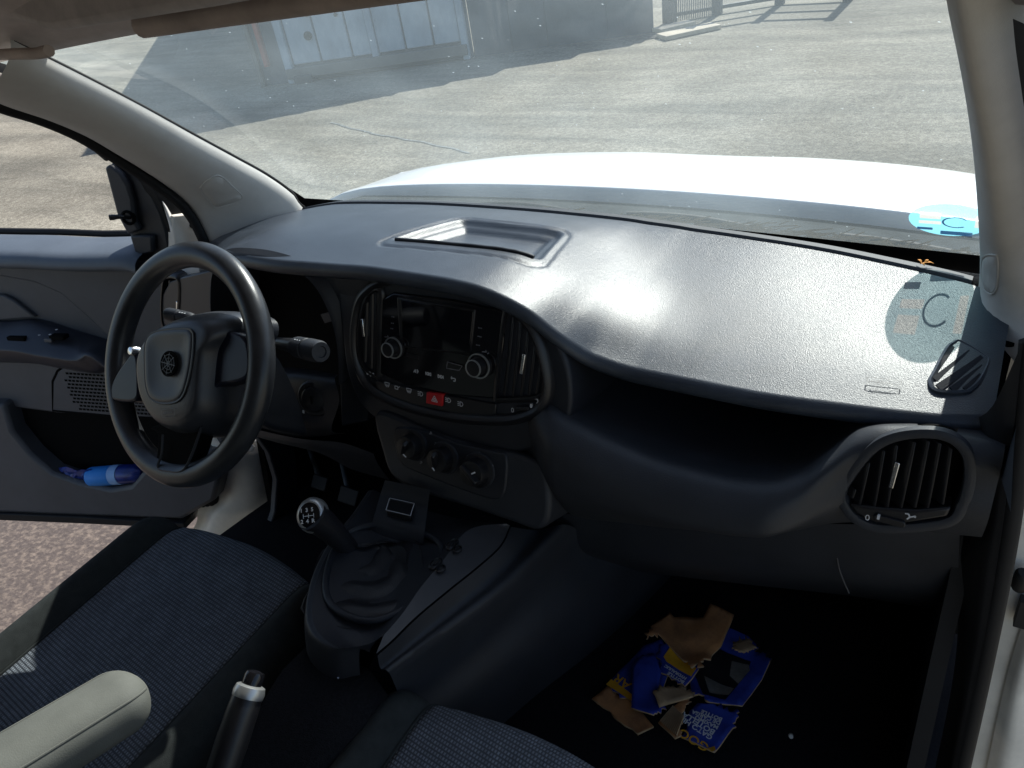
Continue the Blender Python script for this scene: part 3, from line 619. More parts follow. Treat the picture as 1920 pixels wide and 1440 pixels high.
glyph('slot_outline', [((a[0], a[1]), (b[0], b[1])) for a, b in zip(sl_[4:8], sl_[5:8]+[sl_[4]])], FRAD, 0, 0, 1, 'printdim', radio, w=.0034, th=.0011)
for q in [(-0.0971,0.0188),(-0.0988,0.0081),(-0.1004,-0.0009)]: text('key_print', '▪▪', T(FRAD, q[0]-.004, q[1], .0012), FRAD[1], FRAD[2], .006, 'printdim', radio)
for (a, q) in (('VOL', (-0.1158,-0.0157)), ('MENU', (0.0738,-0.0087))):
    glyph('dial_mark', [((-1, 0), (.4, .2)), ((.4, .2), (.1, .6)), ((.6, -.3), (1, .1))], FRAD, q[0]+.004, q[1], .006, 'printdim', radio, w=.0015, th=.25)

# switch row below the radio
row = empty('switch_row', parent=van)
sw = [(-0.1303,-0.1009),(-0.0893,-0.1021),(-0.0649,-0.1028),(-0.0366,-0.1025),(-0.0026,-0.101),(0.0243,-0.1016),(0.0466,-0.1014),(-0.1316,-0.12),(0.0463,-0.1218)]
plate('switch_strip', [(-0.1462,-0.0946),(-0.08,-0.0948),(0.0163,-0.0917),(0.0957,-0.0875),(0.0938,-0.107),(0.0463,-0.1183),(0.0156,-0.1205),(-0.0815,-0.1229),(-0.1406,-0.1143)], FRAD, -.01, .000, 'satin', row, bev=.002)
hz = [(-0.0338,-0.0929),(-0.001,-0.0899),(-0.0038,-0.111),(-0.0357,-0.1123)]
plate('hazard_key', hz, FRAD, -.004, .004, 'red', row, bev=.0012)
hc = (-0.0174,-0.101)
glyph('warning_triangle', [((-.7, -.5), (.7, -.5)), ((.7, -.5), (0, .65)), ((0, .65), (-.7, -.5)), ((-.3, -.28), (.3, -.28)), ((.3, -.28), (0, .2)), ((0, .2), (-.3, -.28))], FRAD, hc[0], hc[1], .0085, 'print', row, w=.0046, th=.14)
PIC = {'defrost': [((-.8, .6), (.8, .6)), ((-.8, .6), (-.6, -.3)), ((.8, .6), (.6, -.3)), ((-.6, -.3), (.6, -.3)), ((-.3, -.7), (-.3, .2)), ((.3, -.7), (.3, .2))],
       'lamp': [((-.2, .6), (-.2, -.6)), ((-.2, .6), (.4, .5)), ((.4, .5), (.7, 0)), ((.7, 0), (.4, -.5)), ((.4, -.5), (-.2, -.6)), ((-.4, .4), (-1, .5)), ((-.4, 0), (-1, 0)), ((-.4, -.4), (-1, -.5))],
       'lock': [((-.8, .3), (.2, .3)), ((.2, .3), (.2, -.5)), ((.2, -.5), (-.8, -.5)), ((-.8, -.5), (-.8, .3)), ((.2, 0), (.9, .4))]}
for nm, q in zip(('defrost', 'lock', 'defrost', 'lamp', 'lamp', 'lamp'), [(-0.1174,-0.0974),(-0.0958,-0.0979),(-0.0713,-0.0986),(-0.0472,-0.0992),(0.0079,-0.0988),(0.0315,-0.1001)]):
    glyph('switch_print', PIC[nm], FRAD, q[0], q[1], .0062, 'print', row, w=.0016, th=.2)

# air vents --------------------------------------------------------------
def vent(outline, fr, slats, tab, par, slant, lab=None, wslat=.004, depth=.045, fl=.007, fm='satin'):
    v = empty('air_vent', parent=par)
    if lab: v['label'] = lab
    ring('vent_frame', outline, fr, [(-fl, -depth), (-fl, -.002), (-fl+.003, .001), (-.001, .0035), (.002, .003), (.003, -.01), (.003, -depth)] if fl < .01 else [(-fl, -.012), (-fl, -.0005), (-fl+.002, .0005), (-.003, .0008), (.0, -.0002), (.0015, -.004), (.003, -depth)], fm, v)
    plate('vent_back', inset(outline, .002), fr, -depth-.004, -depth, 'void', v)
    for (a, b) in slats:
        d = (b[0]-a[0], b[1]-a[1]); l = math.hypot(*d); nx, ny = -d[1]/l*wslat/2, d[0]/l*wslat/2
        q0 = [(a[0]+nx, a[1]+ny), (b[0]+nx, b[1]+ny), (b[0]-nx, b[1]-ny), (a[0]-nx, a[1]-ny)]
        vv = [T(fr, p[0]+slant*.03, p[1], -.034) for p in q0]+[T(fr, p[0], p[1], -.001) for p in q0]
        mk('vent_slat', vv, BX, 'satin', v, bev=.0012)
    if tab:
        a, b = tab; d = (b[0]-a[0], b[1]-a[1]); l = math.hypot(*d); nx, ny = -d[1]/l*.0026, d[0]/l*.0026
        q0 = [(a[0]+nx, a[1]+ny), (b[0]+nx, b[1]+ny), (b[0]-nx, b[1]-ny), (a[0]-nx, a[1]-ny)]
        plate('vent_tab', q0, fr, -.004, .003, 'chrome', v, bev=.001)
    return v
def pairs(L): return [(L[i], L[i+1]) for i in range(0, len(L), 2)]
vent(spline([(-0.1689,0.0065),(-0.1519,0.046),(-0.1306,0.0608),(-0.1222,0.0533),(-0.1273,0.0107),(-0.136,-0.0814),(-0.1433,-0.0865),(-0.1662,-0.0776),(-0.1784,-0.0517)], 4, True), FRAD,
     pairs([(-0.1572,0.0366),(-0.1702,-0.0689),(-0.1447,0.0522),(-0.1567,-0.0777),(-0.1332,0.0553),(-0.1453,-0.0813)]), [(-0.1649,0.0077),(-0.1626,-0.0226)], van, 1, 'narrow vertical air vent beside the radio, driver side')
vent(spline([(0.1122,0.0581),(0.1212,0.0624),(0.1444,0.0486),(0.1641,0.022),(0.1754,-0.0156),(0.1778,-0.0441),(0.1728,-0.0565),(0.1515,-0.0658),(0.1014,-0.0778),(0.0957,-0.0755),(0.1032,-0.004)], 4, True), FRAD,
     pairs([(0.1249,0.052),(0.1109,-0.0724),(0.1374,0.0476),(0.1258,-0.071),(0.1499,0.0354),(0.1405,-0.0672),(0.1616,0.0153),(0.1532,-0.0638),(0.171,-0.0132),(0.1657,-0.0596)]), [(0.1451,0.0007),(0.1401,-0.0309)], van, -1, 'vertical air vent beside the radio, passenger side')
# slider prints under the vents
for q in [(0.1263,-0.0906)]: text('slider_print', '0', T(FRAD, q[0]-.003, q[1]-.003, .001), FRAD[1], FRAD[2], .0105, 'print', dash)
ARROW = [((-.9, .5), (-.3, .6)), ((-.3, .6), (0, 0)), ((0, 0), (.9, .5)), ((0, 0), (-.4, -.6)), ((.9, .5), (.8, .1))]
for q in [(0.1697,-0.0672),(-0.1508,-0.0855)]: glyph('slider_print', ARROW, FRAD, q[0], q[1], .0062, 'print', dash, w=.002, th=.3)
for q in [(0.1582,-0.0762),(-0.1589,-0.0842)]: plate('slider_mark', rrect(q[0], q[1], .0035, .006, .001, 2), FRAD, 0, .0026, 'print', dash)
for q in [(0.1438,-0.0835)]: plate('slider_wheel', rrect(q[0], q[1], .022, .006, .002, 3, R(12)), FRAD, -.002, .003, 'satin', dash, bev=.001)

# passenger side vent
vo = spline([(-0.0615,-0.0242),(-0.0556,0.0023),(-0.0379,0.0409),(-0.0174,0.061),(0.012,0.0722),(0.0341,0.071),(0.0489,0.0565),(0.0549,0.0284),(0.0531,-0.0027),(0.0448,-0.022),(0.0084,-0.0407),(-0.0244,-0.0512),(-0.0466,-0.0449)], 5, True)
vent_c = [(-0.0514,-0.011),(-0.053,-0.0246),(-0.0416,0.0274),(-0.0437,-0.0321),(-0.0285,0.046),(-0.0277,-0.0287),(-0.0166,0.0558),(-0.0142,-0.026),(0.0005,0.0641),(-0.0001,-0.0217),(0.0136,0.0686),(0.0137,-0.0175),(0.0251,0.0688),(0.0262,-0.0137),(0.0362,0.065),(0.0399,-0.0053)]
pv = vent(vo, FVENT, pairs(vent_c), [(-0.0127,0.0364),(-0.0148,0.0025)], van, -1, 'large rounded air vent at the passenger end of the dashboard', wslat=.003, fl=.0105, fm='lower')
plate('vent_lip', [(-0.0557,-0.0313),(-0.0222,-0.027),(0.016,-0.0182),(0.0481,-0.0042),(0.0462,-0.0173),(0.008,-0.0379),(-0.0237,-0.048),(-0.0458,-0.0424)], FVENT, -.03, .002, 'satin', pv, bev=.003)
sw = [(-0.0258,-0.0346),(0.0066,-0.0267),(-0.0252,-0.0432),(0.0079,-0.0349)]
plate('slider_wheel', rrect((sw[0][0]+sw[1][0])/2, (sw[0][1]+sw[2][1])/2, .034, .0085, .004, 4), FVENT, 0, .006, 'satin', pv, bev=.001)
q = (-0.0215,-0.0362); plate('slider_mark', rrect(q[0], q[1], .003, .006, .0006, 2), FVENT, .004, .0072, 'print', pv)
q = (-0.0359,-0.0458); text('slider_print', '0', T(FVENT, q[0], q[1], .003), FVENT[1], FVENT[2], .011, 'print', pv)
q = (0.0101,-0.0277); glyph('slider_print', ARROW, FVENT, q[0], q[1], .0062, 'print', pv, w=.004, th=.28)

# side window demister on the pad
dm = spline([(0.2007,0.0679),(0.2023,0.0855),(0.2096,0.1379),(0.2161,0.1537),(0.2227,0.1578),(0.2507,0.1345),(0.2557,0.1227),(0.2508,0.087),(0.2439,0.0683),(0.2371,0.0601),(0.2099,0.0539)], 4, True)
dv_ = empty('side_demister', parent=van); dv_['label'] = 'diamond demister grille with diagonal slats at the dash end'
ring('demister_frame', dm, FPAD, [(-.005, -.004), (-.003, .005), (.0, .0065), (.003, .004), (.004, -.012)], 'pad', dv_)
plate('demister_well', inset(dm, .003), FPAD, -.004, .0015, 'void', dv_)
for a, b in pairs([(0.2057,0.0952),(0.2184,0.1438),(0.2051,0.0734),(0.2364,0.1396),(0.2094,0.0579),(0.2489,0.1296),(0.225,0.0595),(0.2527,0.1131),(0.2389,0.0637),(0.2522,0.0958)]):
    d = (b[0]-a[0], b[1]-a[1]); l = math.hypot(*d); nx, ny = -d[1]/l*.004, d[0]/l*.004
    vv = [T(FPAD, a[0]+nx, a[1]+ny, .006), T(FPAD, b[0]+nx, b[1]+ny, .006), T(FPAD, b[0]-nx, b[1]-ny, .002), T(FPAD, a[0]-nx, a[1]-ny, .002)]
    mk('demister_slat', vv, [(0, 1, 2, 3)], 'lower', dv_, thick=.002, sm=False)
# airbag mark
am = [(0.132,0.055),(0.1701,0.0577),(0.1708,0.0494),(0.133,0.0466)]
glyph('airbag_frame', [((a[0], a[1]), (b[0], b[1])) for a, b in zip(am, am[1:]+[am[0]])], FPAD, 0, 0, 1, 'fascia', dash, w=.0062, th=.0013)
a0, a1 = [(0.5867,0.0926,1.1162),(0.6192,0.0948,1.1167)]
text('airbag_print', 'AIRBAG', a0, Vector(a1)-Vector(a0), FPAD[2], .0075, 'fascia', dash, w=.0008)

# instrument hood ---------------------------------------------------------
inst = empty('instrument_cluster', parent=van)
arch = [(-0.5651,0,1.0147),(-0.5576,0,1.0719),(-0.5374,0,1.1285),(-0.5134,0,1.1677),(-0.4722,0,1.1953),(-0.4057,0,1.2041),(-0.3458,0,1.2027),(-0.2911,0,1.1918),(-0.2572,0,1.1696),(-0.2379,0,1.1344),(-0.2301,0,1.0912),(-0.2335,0,1.0407),(-0.2451,0,0.9866)]
a1_ = [(p[0]*.97-.004, p[1]+.10, p[2]-.012) for p in arch]
arch_b = [(p[0], p[1]-.004, p[2]) for p in arch]
arch_o = [(p[0]+(p[0]+.38)*.10, .012, p[2]+.010) for p in arch]
loft('hood_lining', [arch_o, arch_b, [(p[0], p[1]+.02, p[2]-.002) for p in arch], a1_], 'fascia', inst, nu=60, nv=4)
plate('cluster_lens', [(-0.7786,1.1356),(-0.2872,1.1956),(-0.274,1.0229),(-0.3648,0.8668),(-0.7736,0.8311)], ((0, .10, 0), (1, 0, 0), (0, 0, 1), (0, -1, 0)), -.01, 0, 'void', inst)
plate('cluster_glint', [(-0.2825,1.105),(-0.2629,1.1118),(-0.2552,1.0972),(-0.2761,1.09)], ((0, .02, 0), (1, 0, 0), (0, 0, 1), (0, -1, 0)), -.004, 0, 'consolegrey', inst)  # small light reflection in the cluster, modelled as a grey plate
# fascia to the right and left of the arch
FY0 = ((0, .012, 0), (1, 0, 0), (0, 0, 1), (0, -1, 0))
plate('fascia_panel', [(-0.3714,1.1924),(-0.3034,1.1922),(-0.1335,1.2066),(-0.1207,1.1593),(-0.206,0.9137),(-0.2777,0.8852),(-0.2597,0.978),(-0.2466,1.0331),(-0.2432,1.0843),(-0.2511,1.1282),(-0.2712,1.1619),(-0.3056,1.1844)], FY0, -.05, .0, 'fascia', inst, bev=.003)
plate('fascia_panel', [(-0.7154,1.1094),(-0.6716,1.1237),(-0.5562,1.1533),(-0.5812,1.1127),(-0.6021,1.0541),(-0.6076,0.9834),(-0.6175,0.9209),(-0.7308,0.8987),(-0.8151,0.9601),(-0.767,1.0657)], ((0, .03, 0), (1, 0, 0), (0, 0, 1), (0, -1, 0)), -.04, 0, 'doordark', inst, bev=.003)
lv = spline([(-0.7387,1.1043),(-0.7185,1.1182),(-0.6931,1.1212),(-0.6838,1.111),(-0.7118,1.0497),(-0.7378,1.01),(-0.7818,1.0006),(-0.7728,1.041)], 4, True)
F3 = ((0, .03, 0), (1, 0, 0), (0, 0, 1), (0, -1, 0))
v5 = vent(lv, F3, pairs([(-0.718,1.1114),(-0.7665,1.0104),(-0.7016,1.1134),(-0.749,1.0131)]), [(-0.7069,1.0679),(-0.7155,1.0479)], van, 1, 'small air vent at the driver end of the dashboard')
loft('dash_end_cap', [[(-0.7476,0.06,1.1141),(-0.6863,0.06,1.1437),(-0.6101,0.06,1.1606)], [(-0.7338,0.05,1.1144),(-0.6692,0.05,1.1287),(-0.6049,0.05,1.1415)], [(-0.7232,0.05,1.1064),(-0.6709,0.05,1.1082),(-0.6195,0.05,1.1122)]], 'pillar', dash, nu=20, nv=4)

# steering column, stalks, ignition
col = empty('steering_column', parent=van)
co = [(-0.1104,0.0307),(-0.0528,0.0795),(0.0137,0.0996),(0.0943,0.058),(0.11,0.0425),(0.1075,-0.0137),(0.0901,-0.0479),(0.0103,-0.0601),(-0.0723,-0.0745),(-0.1147,-0.0612)]
loft('column_shroud', [[(-.50, -.08, 1.02), (-.45, -.08, 1.075), (-.355, -.08, 1.09), (-.30, -.08, 1.07), (-.285, -.07, 1.0), (-.29, -.06, .93), (-.30, -.06, .90), (-.42, -.06, .90)],
                       [(-.47, -.15, 1.05), (-.43, -.15, 1.085), (-.355, -.16, 1.10), (-.31, -.15, 1.085), (-.295, -.13, 1.02), (-.30, -.12, .97), (-.31, -.12, .945), (-.40, -.12, .945)],
                       [(-.42, -.19, 1.07), (-.40, -.19, 1.09), (-.355, -.19, 1.10), (-.31, -.19, 1.09), (-.29, -.17, 1.04), (-.30, -.16, 1.01), (-.33, -.16, 1.0), (-.38, -.16, 1.0)]], 'fascia', col, nu=40, nv=5)
loft('column_cover', [[(-0.4358,0,0.9815),(-0.3453,0,0.9988),(-0.2457,0,1.0054)], [(-0.3807,-0.045,0.9972),(-0.2944,-0.045,1.0143),(-0.206,-0.045,1.0238)], [(-0.3957,-0.055,0.9596),(-0.2963,-0.055,0.9703),(-0.1947,-0.055,0.9906)], [(-0.4456,-0.045,0.8863),(-0.3271,-0.045,0.8978),(-0.2392,-0.045,0.9183)], [(-0.5428,0.02,0.8163),(-0.4156,0.02,0.8227),(-0.2758,0.02,0.8675)]], 'fascia', col, nu=30, nv=5)
def stalk(name, a, b, r, lab):
    s = empty(name, parent=van); s['label'] = lab; A, B = Vector(a), Vector(b); d = (B-A).normalized(); L = (B-A).length
    tube('stalk_arm', [A-d*.08, A], [.008, r*.8], 'satin', s, n=12)
    lathe('stalk_barrel', A, d, [(r*.75, -.004), (r*.92, 0), (r, .006), (r*1.02, L*.45), (r*.93, L*.47), (r*.93, L*.52), (r*1.05, L*.54), (r*1.03, L*.92), (r*.9, L), (r*.55, L*1.0), (r*.5, L*.97)], 'lower', s, n=24)
    for k in range(3):
        q = A+d*(L*(.15+.1*k))+Vector((0, -.35, .94))*r*1.01; box('stalk_print', q, (.003, .0022, .0008), 'print', s, bev=0)
stalk('wiper_stalk', (-0.2042,-0.11,1.1119), (-0.1284,-0.13,1.1248), .0165, 'wiper stalk with grey twist ring beyond the wheel rim')
stalk('indicator_stalk', (-0.4244,-0.13,1.1328), (-0.4753,-0.14,1.1387), .0105, 'indicator stalk seen through the steering wheel')
ig = (-0.257,-0.05,0.9807)
lathe('ignition_lock', ig, (.25, -1, .15), [(.033, -.01), (.033, .004), (.030, .007), (.024, .0075), (.022, .004), (.022, .010), (.019, .012)], 'satin', col, n=32)
box('key_slot', Vector(ig)+Vector((.003, -.0125, .002)), (.004, .003, .014), 'void', col)
q = (-0.2869,-0.058,0.9505); box('lock_print', q, (.004, .001, .006), 'print', col, rot=(0, R(20), 0), bev=0)

# lower driver side
ld = empty('knee_panel', parent=van)
loft('knee_cover', [[(-0.5583,0,0.8231),(-0.3907,0,0.8376),(-0.2728,0,0.8584),(-0.1946,0,0.856)], [(-0.5678,0.02,0.7906),(-0.4212,0.02,0.8025),(-0.3016,0.02,0.8158),(-0.2073,0.02,0.8154)], [(-0.5954,0.1,0.7193),(-0.4603,0.1,0.7274),(-0.3709,0.1,0.7117),(-0.2676,0.1,0.7151)]], 'lower', ld, nu=30, nv=4)
plate('kick_panel', [(0.116,0.7269),(0.2249,0.6461),(0.2207,0.578),(0.1829,0.3697),(0.0791,0.4263),(0.1217,0.4788),(0.1506,0.5565),(0.1472,0.6359)], ((-.70, 0, 0), (0, 1, 0), (0, 0, 1), (1, 0, 0)), -.02, 0, 'lower', van, bev=.004)
kn = (-0.4695,0,0.846); box('trim_screw', kn, (.018, .004, .006), 'bolt', ld)
pe = empty('clutch_pedal', parent=van)
box('pedal_pad', (-0.6287,0.22,0.5269), (.05, .012, .035), 'rubber', pe, rot=(R(-35), 0, 0), bev=.003)
tube('pedal_arm', [(-0.6346,0.225,0.5301), (-0.7415,0.3,0.5539)], .007, 'steel', pe, n=8)
pe2 = empty('brake_pedal', parent=van)
box('pedal_pad', (-0.5339,0.22,0.5159), (.06, .012, .04), 'rubber', pe2, rot=(R(-35), 0, 0), bev=.003)
tube('pedal_arm', [(-0.5396,0.225,0.5188), (-0.6272,0.3,0.5519)], .007, 'steel', pe2, n=8)

# climate panel ------------------------------------------------------------
cl = empty('climate_panel', parent=van)
plate('climate_face', spline([(-0.1463,0.0391),(-0.1281,-0.0321),(-0.0998,-0.0708),(-0.0286,-0.0802),(0.057,-0.0794),(0.1371,-0.0805),(0.1843,-0.0787),(0.1991,-0.0453),(0.1834,0.0177),(0.1264,0.0305),(0.0683,0.0253),(-0.0365,0.0297)], 4, True), FCLI, -.10, .0, 'lower', cl, bev=.008, seg=3)
plate('climate_inlay', spline([(-0.1027,0.0131),(-0.0806,0.0254),(-0.0364,0.0279),(0.0278,0.0229),(0.098,0.0255),(0.1196,0.0221),(0.1209,-0.0326),(0.1069,-0.0504),(0.065,-0.0529),(-0.0309,-0.0474),(-0.0857,-0.037)], 4, True), FCLI, -.01, .003, 'fascia', cl, bev=.003)
def climate_knob(q, r, ang):
    o = T(FCLI, q[0], q[1], .002); k = lathe('climate_knob', o, FCLI[3], [(r*1.25, 0), (r*1.22, .004), (r, .006), (r*.95, .020), (r*.88, .024), (r*.4, .025)], 'satin', cl, n=32)
    a = R(ang); ring('knob_collar', circ(q[0], q[1], r*1.3, 32), FCLI, [(-.001, .002), (.0, .0055), (.002, .006), (.004, .003)], 'lower', cl)
    box('knob_grip', Vector(o)+Vector(FCLI[3])*.026, (r*.34, .012, r*1.7), 'satin', cl, rot=(R(-16), -a, 0), bev=.002)
    p = Vector(T(FCLI, q[0]+math.sin(a)*r*.55, q[1]+math.cos(a)*r*.55, .0345)); box('knob_pointer', p, (.0022, .001, .007), 'print', cl, rot=(R(-16), a, 0), bev=0)
ck = [(-0.0573,-0.0001),(0.005,-0.0068),(0.0713,-0.0115)]
climate_knob(ck[0], .0205, 150); climate_knob(ck[1], .0205, 170); climate_knob(ck[2], .0225, 60)
for q in [(-0.0137,0.0115),(0.0013,0.0114),(-0.0179,-0.0048),(0.0496,0.0052),(0.0709,0.0156),(0.0959,0.0018),(0.0483,-0.0286),(0.0917,-0.0288),(-0.0403,-0.0266),(-0.0245,0.0269)]:
    glyph('dial_print', [((-.7, -.3), (.5, .2)), ((.5, .2), (.2, .7)), ((-.4, .4), (.1, .8))], FCLI, q[0], q[1], .004, 'printdim', cl, w=.0045, th=.4)

# passenger lower dash with the open shelf ------------------------------------
LT = [(.12, 1.055, .838), (.17, 1.05, .838), (.22, 1.033, .838), (.29, 1.012, .85), (.37, .999, .866), (.44, .998, .884), (.50, 1.008, .90), (.535, 1.024, .914), (.565, 1.056, .925), (.59, 1.082, .932), (.62, 1.094, .94), (.66, 1.100, .945), (.74, 1.100, .96)]
rows = []
for i in range(211):
    x = .125+.61*i/210; zt, zb = lerp_table(LT, x); pod = sstep(.50, .60, x)
    yb = .015+.03*pod; zm = (zt+zb)/2-.01
    def fy(z_, y_): return y_+(.1*(z_-1.03)+.002-y_)*pod
    prof = [(.20, min(zt-.01, 1.06)), (.12, zt-.012), (.03+.03*pod, zt-.008), (-.015+.045*pod, zt-.001), (fy(zt-.016, -.040), zt-.016), (fy(zt-.045, -.052), zt-.045), (fy(zm, -.045), zm), (yb-.02, zb+.022), (yb, zb+.006), (yb+.03, zb), (yb+.12, zb-.004)]
    yo = .050*(1-sstep(.125, .215, x)); rows.append([(x, y+yo, z) for y, z in spline(prof, 9)])
pdash = grid('passenger_dash', rows, 'lower', dash, ang=70)
def inside(p, P):
    c = False
    for i in range(len(P)):
        a, b = P[i-1], P[i]
        if (a[1] > p[1]) != (b[1] > p[1]) and p[0] < (b[0]-a[0])*(p[1]-a[1])/(b[1]-a[1])+a[0]: c = not c
    return c
bm = bmesh.new(); bm.from_mesh(pdash.data); hole = []
vin = inset(vo, .001)
for v in bm.verts:
    d = v.co-Vector(FVENT[0]); u_, v_, w_ = d.dot(Vector(FVENT[1])), d.dot(Vector(FVENT[2])), d.dot(Vector(FVENT[3]))
    if w_ > -.06 and inside((u_, v_), vin): hole.append(v)
bmesh.ops.delete(bm, geom=hole, context='VERTS'); bm.to_mesh(pdash.data); bm.free()
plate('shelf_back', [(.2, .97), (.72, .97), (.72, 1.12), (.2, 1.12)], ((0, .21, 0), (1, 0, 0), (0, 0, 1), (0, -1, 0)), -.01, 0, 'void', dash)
tube('lip_line', spline([(0.198,0.075,1.0817),(0.2902,0.075,1.0751),(0.4428,0.075,1.0775),(0.5747,0.075,1.0841),(0.6897,0.075,1.0912),(0.7167,0.075,1.0899)], 6), .003, 'satin', dash, n=6)
# end panel and black seal of the passenger opening
loft('dash_end_panel', [[(0.73,1.2875,0.7343),(0.73,0.764,0.8517),(0.73,0.4214,0.9133)], [(0.74,0.1501,1.1739),(0.74,0.0305,1.1235),(0.74,-0.1443,1.1281)]], 'lower', dash, nu=20, nv=3)
e1 = [(0.7,0.1,1.0841),(0.7149,0.1,1.005),(0.7174,0.1,0.9161),(0.7186,0.1,0.8732),(0.7394,0.1,0.7712),(0.7493,0.1,0.6654),(0.7539,0.1,0.5464),(0.7571,0.1,0.4269)]
e2 = [(0.7156,0.04,1.1392),(0.7295,0.04,1.0747),(0.7381,0.04,1.0046),(0.7419,0.04,0.9359),(0.7517,0.04,0.8298),(0.7587,0.04,0.721),(0.7631,0.04,0.6208),(0.7679,0.04,0.5114)]
e3 = [(0.7272,0.03,1.2211),(0.7377,0.03,1.1232),(0.7488,0.03,1.0221),(0.7556,0.03,0.9407),(0.7624,0.03,0.8436),(0.768,0.03,0.7266),(0.7722,0.03,0.6166),(0.7752,0.03,0.5294)]
e4 = [(0.7405,0.05,1.2151),(0.7554,0.05,1.1169),(0.766,0.05,1.0145),(0.772,0.05,0.9318),(0.7759,0.05,0.8322),(0.7817,0.05,0.7036),(0.7864,0.05,0.5803),(0.7893,0.05,0.5138)]
loft('opening_trim', [e1, e2, e3], 'rubber', van, nu=50, nv=4)
tube('opening_seal', spline([tuple((a+b)/2 for a, b in zip(p, q)) for p, q in zip(e3, e4)], 5), .0105, 'rubber', van, n=10)
loft('opening_flange', [e3, [tuple((a+b)/2+d for a, b, d in zip(p, q, (.0, .02, 0))) for p, q in zip(e3, e4)], e4], 'rubber', van, nu=40, nv=3)
sp_ = [(0.728,0.09,0.8218),(0.7565,0.09,0.6896),(0.7417,0.09,0.6692),(0.7332,0.09,0.6562),(0.7265,0.09,0.7547)]
# glove box and footwell
gb = empty('glove_box', parent=van)
loft('glove_lid', [[(0.0751,0.058,0.7776),(0.2529,0.058,0.8253),(0.4608,0.058,0.8831),(0.5969,0.058,0.9267),(0.7133,0.058,0.9591)], [(0.0775,0.09,0.6953),(0.2367,0.09,0.7295),(0.4575,0.09,0.7904),(0.6028,0.09,0.8304),(0.7243,0.09,0.8654)], [(0.0617,0.13,0.6358),(0.248,0.13,0.6736),(0.45,0.13,0.7251),(0.6035,0.13,0.766),(0.7301,0.13,0.7895)], [(0.0036,0.24,0.5198),(0.21,0.24,0.5572),(0.4252,0.24,0.6098),(0.5972,0.24,0.6549),(0.7393,0.24,0.6805)]], 'lower', gb, nu=40, nv=4)
tube('lid_seam', spline([(0.5775,0.082,0.8644),(0.5843,0.082,0.8351),(0.5923,0.082,0.8143),(0.6032,0.082,0.7926)], 4), .0012, 'consolegrey', gb, n=6)
lt = (0.2326,0.1,0.7715); lathe('lid_latch', lt, (0, -1, -.3), [(.03, 0), (.028, .008), (.012, .010)], 'gloss', gb, n=24, sx=.5)
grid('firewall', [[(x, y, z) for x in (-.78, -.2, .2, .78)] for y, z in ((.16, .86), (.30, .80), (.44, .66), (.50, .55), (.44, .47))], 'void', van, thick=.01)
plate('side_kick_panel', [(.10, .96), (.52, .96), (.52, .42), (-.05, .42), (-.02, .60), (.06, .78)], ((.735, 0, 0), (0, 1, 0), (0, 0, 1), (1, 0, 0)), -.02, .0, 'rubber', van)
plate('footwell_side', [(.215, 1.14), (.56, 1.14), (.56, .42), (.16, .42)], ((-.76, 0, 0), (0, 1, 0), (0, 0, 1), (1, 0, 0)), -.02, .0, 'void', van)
grid('floor_carpet', [[(x, y, .45+.01*math.sin(7*x+5*y)) for x in [-.78+1.56*i/24 for i in range(25)]] for y in [-1.5+2.0*j/20 for j in range(21)]], 'carpet', van, thick=.03)
box('door_sill', (-.80, -.85, .43), (.10, 1.2, .10), 'jamb', van, bev=.02)

# centre console ------------------------------------------------------------
con = empty('centre_console', parent=van)
K0 = [(-0.1464,-0.0613,0.83),(-0.1238,-0.1299,0.83),(-0.1066,-0.1983,0.83),(-0.0748,-0.2657,0.83),(-0.0308,-0.3239,0.83),(0.01,-0.3535,0.83),(0.0588,-0.3597,0.83),(0.086,-0.3381,0.83)]
K1 = [(0.1174,-0.0447,0.835),(0.0823,-0.0681,0.835),(0.0703,-0.0979,0.835),(0.0795,-0.1634,0.835),(0.0851,-0.2221,0.835),(0.0949,-0.2761,0.835),(0.0977,-0.3185,0.835),(0.09,-0.3414,0.835)]
def down(P, d, dz): return [(p[0]+d[0], p[1]+d[1], p[2]+dz) for p in P]
loft('console_top', [K0, [tuple(a*.7+b*.3+c for a, b, c in zip(p, q, (0, 0, -.014))) for p, q in zip(resample(K0, 8), resample(K1, 8))], [tuple(a*.3+b*.7+c for a, b, c in zip(p, q, (0, 0, -.014))) for p, q in zip(resample(K0, 8), resample(K1, 8))], K1], 'fascia', con, nu=40, nv=4)
loft('console_skirt', [down(K0, (.0, .0, 0), .0), down(K0, (-.012, -.006, 0), -.012), down(K0, (-.02, -.012, 0), -.10), down(K0, (-.03, -.02, 0), -.35)], 'fascia', con, nu=40, nv=4)
K2 = [(0.1188,-0.0384,0.828),(0.1313,-0.0864,0.828),(0.1273,-0.1432,0.828),(0.118,-0.2039,0.828),(0.1097,-0.267,0.828),(0.108,-0.3159,0.828),(0.1049,-0.3444,0.828)]
K3 = [(0.1767,0.047,0.79),(0.1702,-0.0406,0.79),(0.164,-0.1254,0.79),(0.1486,-0.2013,0.79),(0.1321,-0.2678,0.79),(0.1196,-0.3106,0.79),(0.1134,-0.3364,0.79)]
K4 = [(0.2123,0.21,0.62),(0.1972,0.1041,0.62),(0.1814,-0.0068,0.62),(0.1578,-0.1237,0.62),(0.1416,-0.1915,0.62),(0.128,-0.2432,0.62),(0.1236,-0.2774,0.62)]
K5 = [(0.2411,0.3633,0.46),(0.2122,0.2089,0.46),(0.1809,0.0841,0.46),(0.1442,-0.033,0.46),(0.1213,-0.1217,0.46),(0.1043,-0.1785,0.46),(0.096,-0.2281,0.46)]
loft('console_strip', [K1[:7], K2], 'consolegrey', con, nu=40, nv=3)
